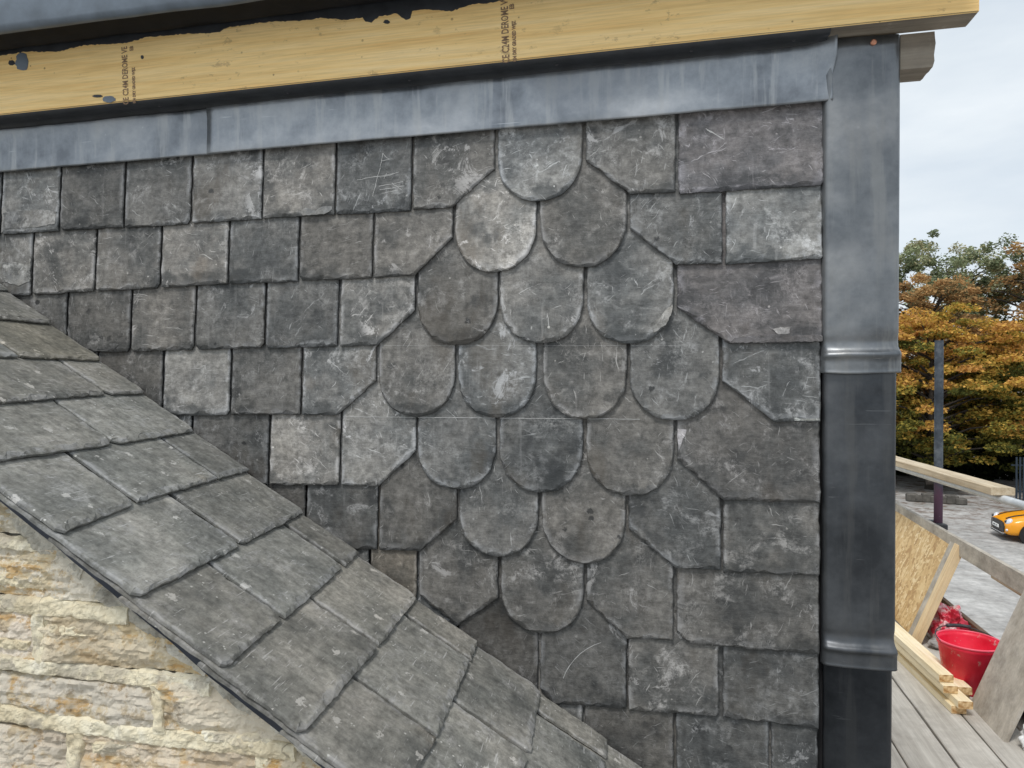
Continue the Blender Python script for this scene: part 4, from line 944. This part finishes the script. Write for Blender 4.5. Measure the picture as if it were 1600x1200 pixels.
# ------------------------------------------------------------------ yard
bm = bmesh.new(); bmesh.ops.create_grid(bm, x_segments=8, y_segments=8, size=600); tag(bm_link('ground', bm, M_GROUND), kind='structure')
# car
M_ORG = plain('orange_paint', (.86, .345, .014), .22, .0, .03, 4, .6); M_BLK = plain('black_trim', (.012, .012, .014), .35); M_GLS = plain('dark_glass', (.015, .02, .024), .06, 0, .05, 5, .8)
M_TYR = plain('tyre_rubber', (.02, .02, .02), .8); M_LAMP = plain('headlamp', (.72, .74, .78), .12, .3, .08, 30); M_CHR = plain('chrome', (.8, .8, .82), .15, .9); M_PLT = plain('plate_white', (.82, .82, .80), .4, 0, .05)
f0, f1 = onZ(1542, 830, 0), onZ(1577, 850, 0); cx_ = (f0+f1)/2; lat = (f1-f0); lat.z = 0; lat.normalize(); rear = V((-lat.y, lat.x, 0)); rear = rear if rear.x > 0 else -rear
CM = frame((cx_.x, cx_.y, 0), rear, V((0, 0, 1)).cross(rear), (0, 0, 1))
car = empty('parked_car', cx_, 'small orange hatchback car with two dark bonnet stripes parked in the yard', 'car', mat=CM)
def car_part(name, bm, m, parent=None, smooth=True): 
    bmesh.ops.recalc_face_normals(bm, faces=bm.faces); me = bpy.data.meshes.new(name); bm.to_mesh(me); bm.free()
    o = bpy.data.objects.new(name, me); COL.objects.link(o); me.materials.append(m); o.parent = parent or car
    if smooth: me.polygons.foreach_set('use_smooth', [True]*len(me.polygons))
    return o
STN = [(0, .58, .30, .60), (.03, .68, .24, .66), (.10, .77, .21, .715), (.22, .825, .2, .775), (.4, .852, .2, .835), (.7, .862, .2, .895), (1.0, .865, .2, .945), (1.2, .865, .2, .97), (1.8, .865, .2, .97), (2.8, .865, .2, .975), (3.4, .85, .22, .96), (3.7, .79, .26, .92), (3.83, .68, .34, .82)]
def sect(w_, zb, zt): h = zt-zb; return [(0, zb), (.8*w_, zb), (.95*w_, zb+.06), (w_, zb+.3*h), (w_, zb+.6*h), (.975*w_, zb+.78*h), (.9*w_, zb+.91*h), (.74*w_, zb+.975*h), (.4*w_, zb+h), (0, zb+1.012*h)]
def htop(x, y):
    for a, b in zip(STN, STN[1:]):
        if a[0] <= x <= b[0]:
            f = (x-a[0])/(b[0]-a[0]); w_, zb, zt = [a[i]+(b[i]-a[i])*f for i in (1, 2, 3)]; s = sect(w_, zb, zt)[5:][::-1]
            for (ya, za_), (yb, zb2) in zip(s, s[1:]):
                if ya <= abs(y) <= yb: return za_+(zb2-za_)*(abs(y)-ya)/(yb-ya)
            return s[-1][1]
    return .9
bm = bmesh.new(); rings = []
for x, w_, zb, zt in STN:
    s = sect(w_, zb, zt); full = s+[(-y, z) for y, z in s[-2:0:-1]]; rings.append([bm.verts.new((x, y, z)) for y, z in full])
for A_, B_ in zip(rings, rings[1:]):
    for i in range(len(A_)): bm.faces.new((A_[i], A_[(i+1) % len(A_)], B_[(i+1) % len(A_)], B_[i]))
bm.faces.new(rings[0]); bm.faces.new(rings[-1][::-1])
body = car_part('body', bm, M_ORG); md = body.modifiers.new('sub', 'SUBSURF'); md.levels = 1; md.render_levels = 2
bm = bmesh.new(); gh = [(.93, .70, .74, .93, .94), (1.55, .76, .60, .96, 1.38), (2.2, .78, .60, .96, 1.41), (3.2, .76, .58, .96, 1.38), (3.62, .70, .66, .95, 1.0)]; rings = []
for x, wb, wt, zb, zt in gh: rings.append([bm.verts.new(p) for p in ((x, -wb, zb), (x, wb, zb), (x, wt, zt-.02), (x, wt*.85, zt), (x, -wt*.85, zt), (x, -wt, zt-.02))])
for A_, B_ in zip(rings, rings[1:]):
    for i in range(6): bm.faces.new((A_[i], A_[(i+1) % 6], B_[(i+1) % 6], B_[i]))
bm.faces.new(rings[0]); bm.faces.new(rings[-1][::-1]); car_part('windows', bm, M_GLS, None, False)
bm = bmesh.new(); rings = []
for x, wb, z in ((1.5, .58, 1.385), (2.0, .6, 1.42), (2.6, .6, 1.43), (3.3, .56, 1.385)): rings.append([bm.verts.new((x, y*wb, z-.02*abs(y)**2)) for y in (-1, -.5, 0, .5, 1)])
for A_, B_ in zip(rings, rings[1:]):
    for i in range(4): bm.faces.new((A_[i], A_[i+1], B_[i+1], B_[i]))
o = car_part('roof', bm, M_ORG); md = o.modifiers.new('t', 'SOLIDIFY'); md.thickness = .03
bm = bmesh.new()    # black hexagonal grille with lower lip
hexa = [(-.60, .50), (-.50, .62), (-.3, .645), (.3, .645), (.50, .62), (.60, .50), (.56, .31), (.3, .30), (-.3, .30), (-.56, .31)]
fr_ = [bm.verts.new((-.055+.045*(abs(y)/.6)**3, y, z)) for y, z in hexa]; bk_ = [bm.verts.new((.2, y, z)) for y, z in hexa]
bm.faces.new(fr_); bm.faces.new(bk_[::-1])
for i in range(10): bm.faces.new((fr_[i], bk_[i], bk_[(i+1) % 10], fr_[(i+1) % 10]))
gr = car_part('grille', bm, M_BLK, None, False)
bm = bmesh.new(); bbox(bm, (-.075, -.27, .40), (-.05, .27, .51), .003); pl = car_part('number_plate', bm, M_PLT, None, False)
bm = bmesh.new(); bbox(bm, (-.078, -.13, .435), (-.074, -.05, .475)); car_part('plate_mark', bm, M_BLK, pl, False); bm = bmesh.new(); bbox(bm, (-.078, .03, .435), (-.074, .17, .475)); car_part('plate_mark', bm, M_BLK, pl, False)
bm = bmesh.new(); bbox(bm, (-.03, -.60, .19), (.2, .60, .245), .015, 2); car_part('front_lip', bm, M_BLK, None, False)
bm = bmesh.new(); bbox(bm, (-.06, -.57, .255), (.1, .57, .285), .01, 2); car_part('bumper_strip', bm, M_CHR, None, False)
for s in (-1, 1):
    bm = bmesh.new(); bmesh.ops.create_uvsphere(bm, u_segments=20, v_segments=12, radius=1)
    for v in bm.verts: v.co = V((.135+v.co.x*.105, s*.60+v.co.y*.13+s*v.co.x*.02, .665+v.co.z*.115+v.co.x*.05))
    hl = car_part('headlight', bm, M_LAMP); bm = bmesh.new(); bmesh.ops.create_uvsphere(bm, u_segments=12, v_segments=8, radius=.05)
    for v in bm.verts: v.co += V((.05, s*.585, .675))
    car_part('lens', bm, M_GLS, hl)
    bm = bmesh.new(); bmesh.ops.create_uvsphere(bm, u_segments=12, v_segments=8, radius=.045)
    for v in bm.verts: v.co += V((.045, s*.69, .40))
    car_part('fog_light', bm, M_LAMP)
    bm = bmesh.new(); prev = None
    for i in range(25):
        x = .12+.82*i/24; yc = s*(.36+.05*i/24); r = [bm.verts.new((x, yc+d, htop(x, yc+d)+.022)) for d in (-.04, .04)]
        if prev: bm.faces.new((prev[0], prev[1], r[1], r[0]))
        prev = r
    o = car_part('bonnet_stripe', bm, M_BLK); md = o.modifiers.new('t', 'SOLIDIFY'); md.thickness = .006
    for x in (.74, 3.15):
        bm = bmesh.new(); tube(bm, [(x, s*.67, .3), (x, s*.872, .3)], .385, 28); car_part('wheel_arch', bm, M_BLK, None, False)
        bm = bmesh.new(); tube(bm, [(x, s*.68, .3), (x, s*.70, .3), (x, s*.86, .3), (x, s*.885, .3)], [.26, .3, .3, .27], 28); wh = car_part('wheel', bm, M_TYR, None, False)
        bm = bmesh.new(); tube(bm, [(x, s*.86, .3), (x, s*.892, .3)], [.2, .16], 20); car_part('rim', bm, M_CHR, wh, False)
# palisade fence
M_PAL = plain('blue_steel', (.018, .03, .045), .5, .1)
fx, fy = onZ(1588, 783, 0).x, onZ(1588, 783, 0).y
fence = empty('palisade_fence', (fx+3, fy, 0), 'dark blue steel palisade fence at the back right of the yard', 'fence')
bm = bmesh.new(); bbox(bm, (-.037, -.012, .05), (.037, .012, 2.0)); pm = None
for i in range(44):
    if pm is None:
        o = bm_link('pale', bm, M_PAL, fence, Matrix.Translation((fx+.145*i, fy, 0))); pm = o.data
        for v in pm.vertices:
            if v.co.z > 1.9: v.co.z += .12*(1-abs(v.co.x)/.037)
    else: link('pale', pm, None, fence, Matrix.Translation((fx+.145*i, fy, 0)))
for z in (.4, 1.6): box('fence_rail', (fx-.2, fy+.014, z), (fx+6.4, fy+.06, z+.06), M_PAL, fence, 0)
# low stone kerb and felled log under the trees
kp = onZ(1425, 783, 0); kq = onZ(1500, 788, 0)
lw = empty('low_wall', (kp.x, kp.y, 0), 'low grey stone edging wall under the orange trees', 'wall')
for i in range(7):
    p = kp.lerp(kq, i/6.); box('stone', (p.x-.235, p.y-.18+.05*math.sin(i*7), 0), (p.x+.225, p.y+.18, .34+.06*math.sin(i*4)), M_KERB, lw, .04)
lp = onZ(1462, 779, 0); bm = bmesh.new(); tube(bm, [(lp.x, lp.y+1.2, .62), (lp.x+1.2, lp.y+1.2, .66), (lp.x+2.6, lp.y+1.1, .58)], [.16, .18, .15], 10)
tag(bm_link('log', bm, M_BARK), 'dark log lying behind the low stone edging under the trees', 'log')
# ------------------------------------------------------------------ trees
def leaves(name, clumps, parent, pal, size, per, seed, M):
    r = np.random.default_rng(seed); Vs = []; Cs = []
    for (c, rad, flat, pi) in clumps:
        n = per; d = r.normal(size=(n, 3)); d /= np.linalg.norm(d, axis=1)[:, None]; d *= (r.random((n, 1))**.45)*rad; d[:, 2] *= flat
        d[:, 2] -= .18*np.hypot(d[:, 0], d[:, 1])**1.3
        p = np.array(c)+d; a = r.normal(size=(n, 3)); a[:, 2] *= .45; a /= np.linalg.norm(a, axis=1)[:, None]; b = r.normal(size=(n, 3)); b -= a*(a*b).sum(1)[:, None]; b /= np.linalg.norm(b, axis=1)[:, None]
        s = size*(.55+.9*r.random((n, 1))); a = a*s; b = b*s*.55
        q = np.stack([p-a, p-b*1.0, p+a, p+b], 1); Vs.append(q.reshape(-1, 3))
        col = np.array(pal)[(pi+r.integers(-1, 2, n)).clip(0, len(pal)-1)]*(.7+.6*r.random((n, 1))); Cs.append(np.repeat(col, 4, 0))
    Vv = np.concatenate(Vs); Cv = np.concatenate(Cs); nv = len(Vv); nf = nv//4
    me = bpy.data.meshes.new(name); me.vertices.add(nv); me.vertices.foreach_set('co', (Vv-np.array(M)).ravel().astype(np.float32))
    me.loops.add(nv); me.loops.foreach_set('vertex_index', np.arange(nv, dtype=np.int32)); me.polygons.add(nf); me.polygons.foreach_set('loop_start', np.arange(0, nv, 4, dtype=np.int32)); me.update(calc_edges=True); me.validate()
    at = me.attributes.new('leafcol', 'FLOAT_COLOR', 'POINT'); at.data.foreach_set('color', np.concatenate([Cv, np.ones((nv, 1))], 1).ravel().astype(np.float32))
    return link(name, me, M_LEAF, parent, Matrix.Translation(M))
def tree(name, label, base, top, rx, ry, zc0, pal, ncl, per, size, seed, cl=(.55, 1.0), flat=.38, palf=None, trunk_r=.2, hollow=.35, branches=70, pw=2.):
    r = random.Random(seed); root = empty(name, base, label, 'tree')
    b = V(base); cls = []; rz = (top-zc0)/2; cz_ = (top+zc0)/2
    while len(cls) < ncl:
        q = V((r.uniform(-1, 1), r.uniform(-1, 1), r.uniform(-1, 1)))
        ql = (abs(q.x)**pw+abs(q.y)**pw+abs(q.z)**pw)**(1/pw)
        if not hollow < ql < 1: continue
        if q.z < 0: q.x *= 1.0
        wob = 1+.22*mnoise.noise(V((q.x*2.2, q.y*2.2, q.z*2.2+seed)))
        c = (b.x+q.x*rx*wob, b.y+q.y*ry*wob, max(.5, cz_+q.z*rz*wob)); f = (c[2]-zc0)/(top-zc0)
        pi = palf(f, r) if palf else r.randrange(len(pal)); cls.append((c, r.uniform(*cl), flat, pi))
    bm = bmesh.new(); th = cz_*.75
    tube(bm, [b+V((.15*mnoise.noise(V((i, seed, 0))), .15*mnoise.noise(V((i, seed, 5))), (cz_+rz*.5)*i/8)) for i in range(9)], [trunk_r*(1.25-i/8*1.05) for i in range(9)], 9)
    for c in cls[:branches]:
        e = V(c[0]); s = b+V((0, 0, max(1.0, min(cz_+rz*.4, e.z-.35*math.hypot(e.x-b.x, e.y-b.y))))); mid = s.lerp(e, .55)+V((0, 0, .25))
        tube(bm, [s, mid, e], [trunk_r*.35, trunk_r*.2, trunk_r*.06], 5, False)
    bm_link('trunk', bm, M_BARK, root, smooth=True)
    leaves('crown', cls, root, pal, size, per, seed, base); return root
ORG = [(.07, .08, .025), (.17, .17, .045), (.35, .285, .065), (.54, .355, .08), (.68, .41, .105), (.58, .32, .105)]
GRN = [(.16, .19, .11), (.24, .28, .16), (.32, .365, .21), (.40, .42, .26), (.43, .39, .23)]
RUS = [(.11, .095, .05), (.22, .165, .08), (.36, .22, .10), (.46, .27, .12), (.50, .34, .16)]
def at_px(x, Y): d = ray(x, 590); t_ = (Y-EYE.y)/d.y; return (EYE.x+d.x*t_, Y, 0)
zt_at = lambda y, Y: onY(1500, y, Y).z
pf = lambda f, r: min(5, max(0, int(r.gauss(1.2+3.5*f, 1.2))))
tree('beech_tree', 'wide orange and gold beech tree with low sprays behind the scaffold pole', at_px(1455, 37.5), zt_at(478, 37.5), 4.6, 3.4, 1.0, ORG, 270, 230, .085, 3, (.5, .95), .33, pf, .22)
tree('beech_tree', 'golden green beech tree at the right edge above the palisade fence', at_px(1625, 38.5), zt_at(505, 38), 4.2, 3.2, 1.3, ORG, 220, 230, .085, 4, (.5, .95), .33, lambda f, r: min(5, max(0, int(r.gauss(.8+3.2*f, 1.1)))), .22)
tree('maple_tree', 'brownish orange tree with thinning leaves between the green tree and gold beech', at_px(1450, 43), zt_at(428, 43), 4.4, 3, 3.0, RUS, 170, 190, .09, 5, (.45, .8), .5, lambda f, r: min(4, max(0, int(r.gauss(3.2, 1)))), .2, .2)
tree('poplar_tree', 'tall green tree with airy rounded top against the sky', at_px(1482, 49), zt_at(368, 49), 4.3, 3, 1.0, GRN, 520, 160, .085, 6, (.35, .7), .8, None, .25, .0, 60, 3.4)
tree('cherry_tree', 'sparse rust coloured tree with sky showing through at the right edge', at_px(1628, 46), zt_at(372, 46), 3.9, 3, 4, RUS, 120, 110, .12, 8, (.4, .8), .6, lambda f, r: min(4, max(0, int(r.gauss(2.2, 1)))), .25, .2, 80)
tree('beech_tree', 'orange green beech tree hidden mostly behind the lead corner', at_px(1300, 39), 9.5, 4.4, 3.2, 1.0, ORG, 150, 130, .12, 13, (.5, .95), .33, pf, .22)
# dark evergreen hedge behind the trunks
hx0, hx1 = at_px(1280, 43)[0], at_px(1720, 43)[0]
cls = [((random.uniform(hx0, hx1), random.uniform(41.5, 43.5), random.uniform(.3, 3.6)), random.uniform(.4, .7), .8, random.randrange(3)) for _ in range(420)]
hd = leaves('hedge', cls, None, [(.016, .022, .010), (.024, .032, .014), (.03, .035, .016)], .15, 110, 21, ((hx0+hx1)/2, 42.5, 0)); tag(hd, 'dark evergreen hedge behind the trunks of the autumn trees', 'hedge')
for o in bpy.data.objects:
    if o.type == 'MESH' and o.name.startswith('tmp'): bpy.data.objects.remove(o)
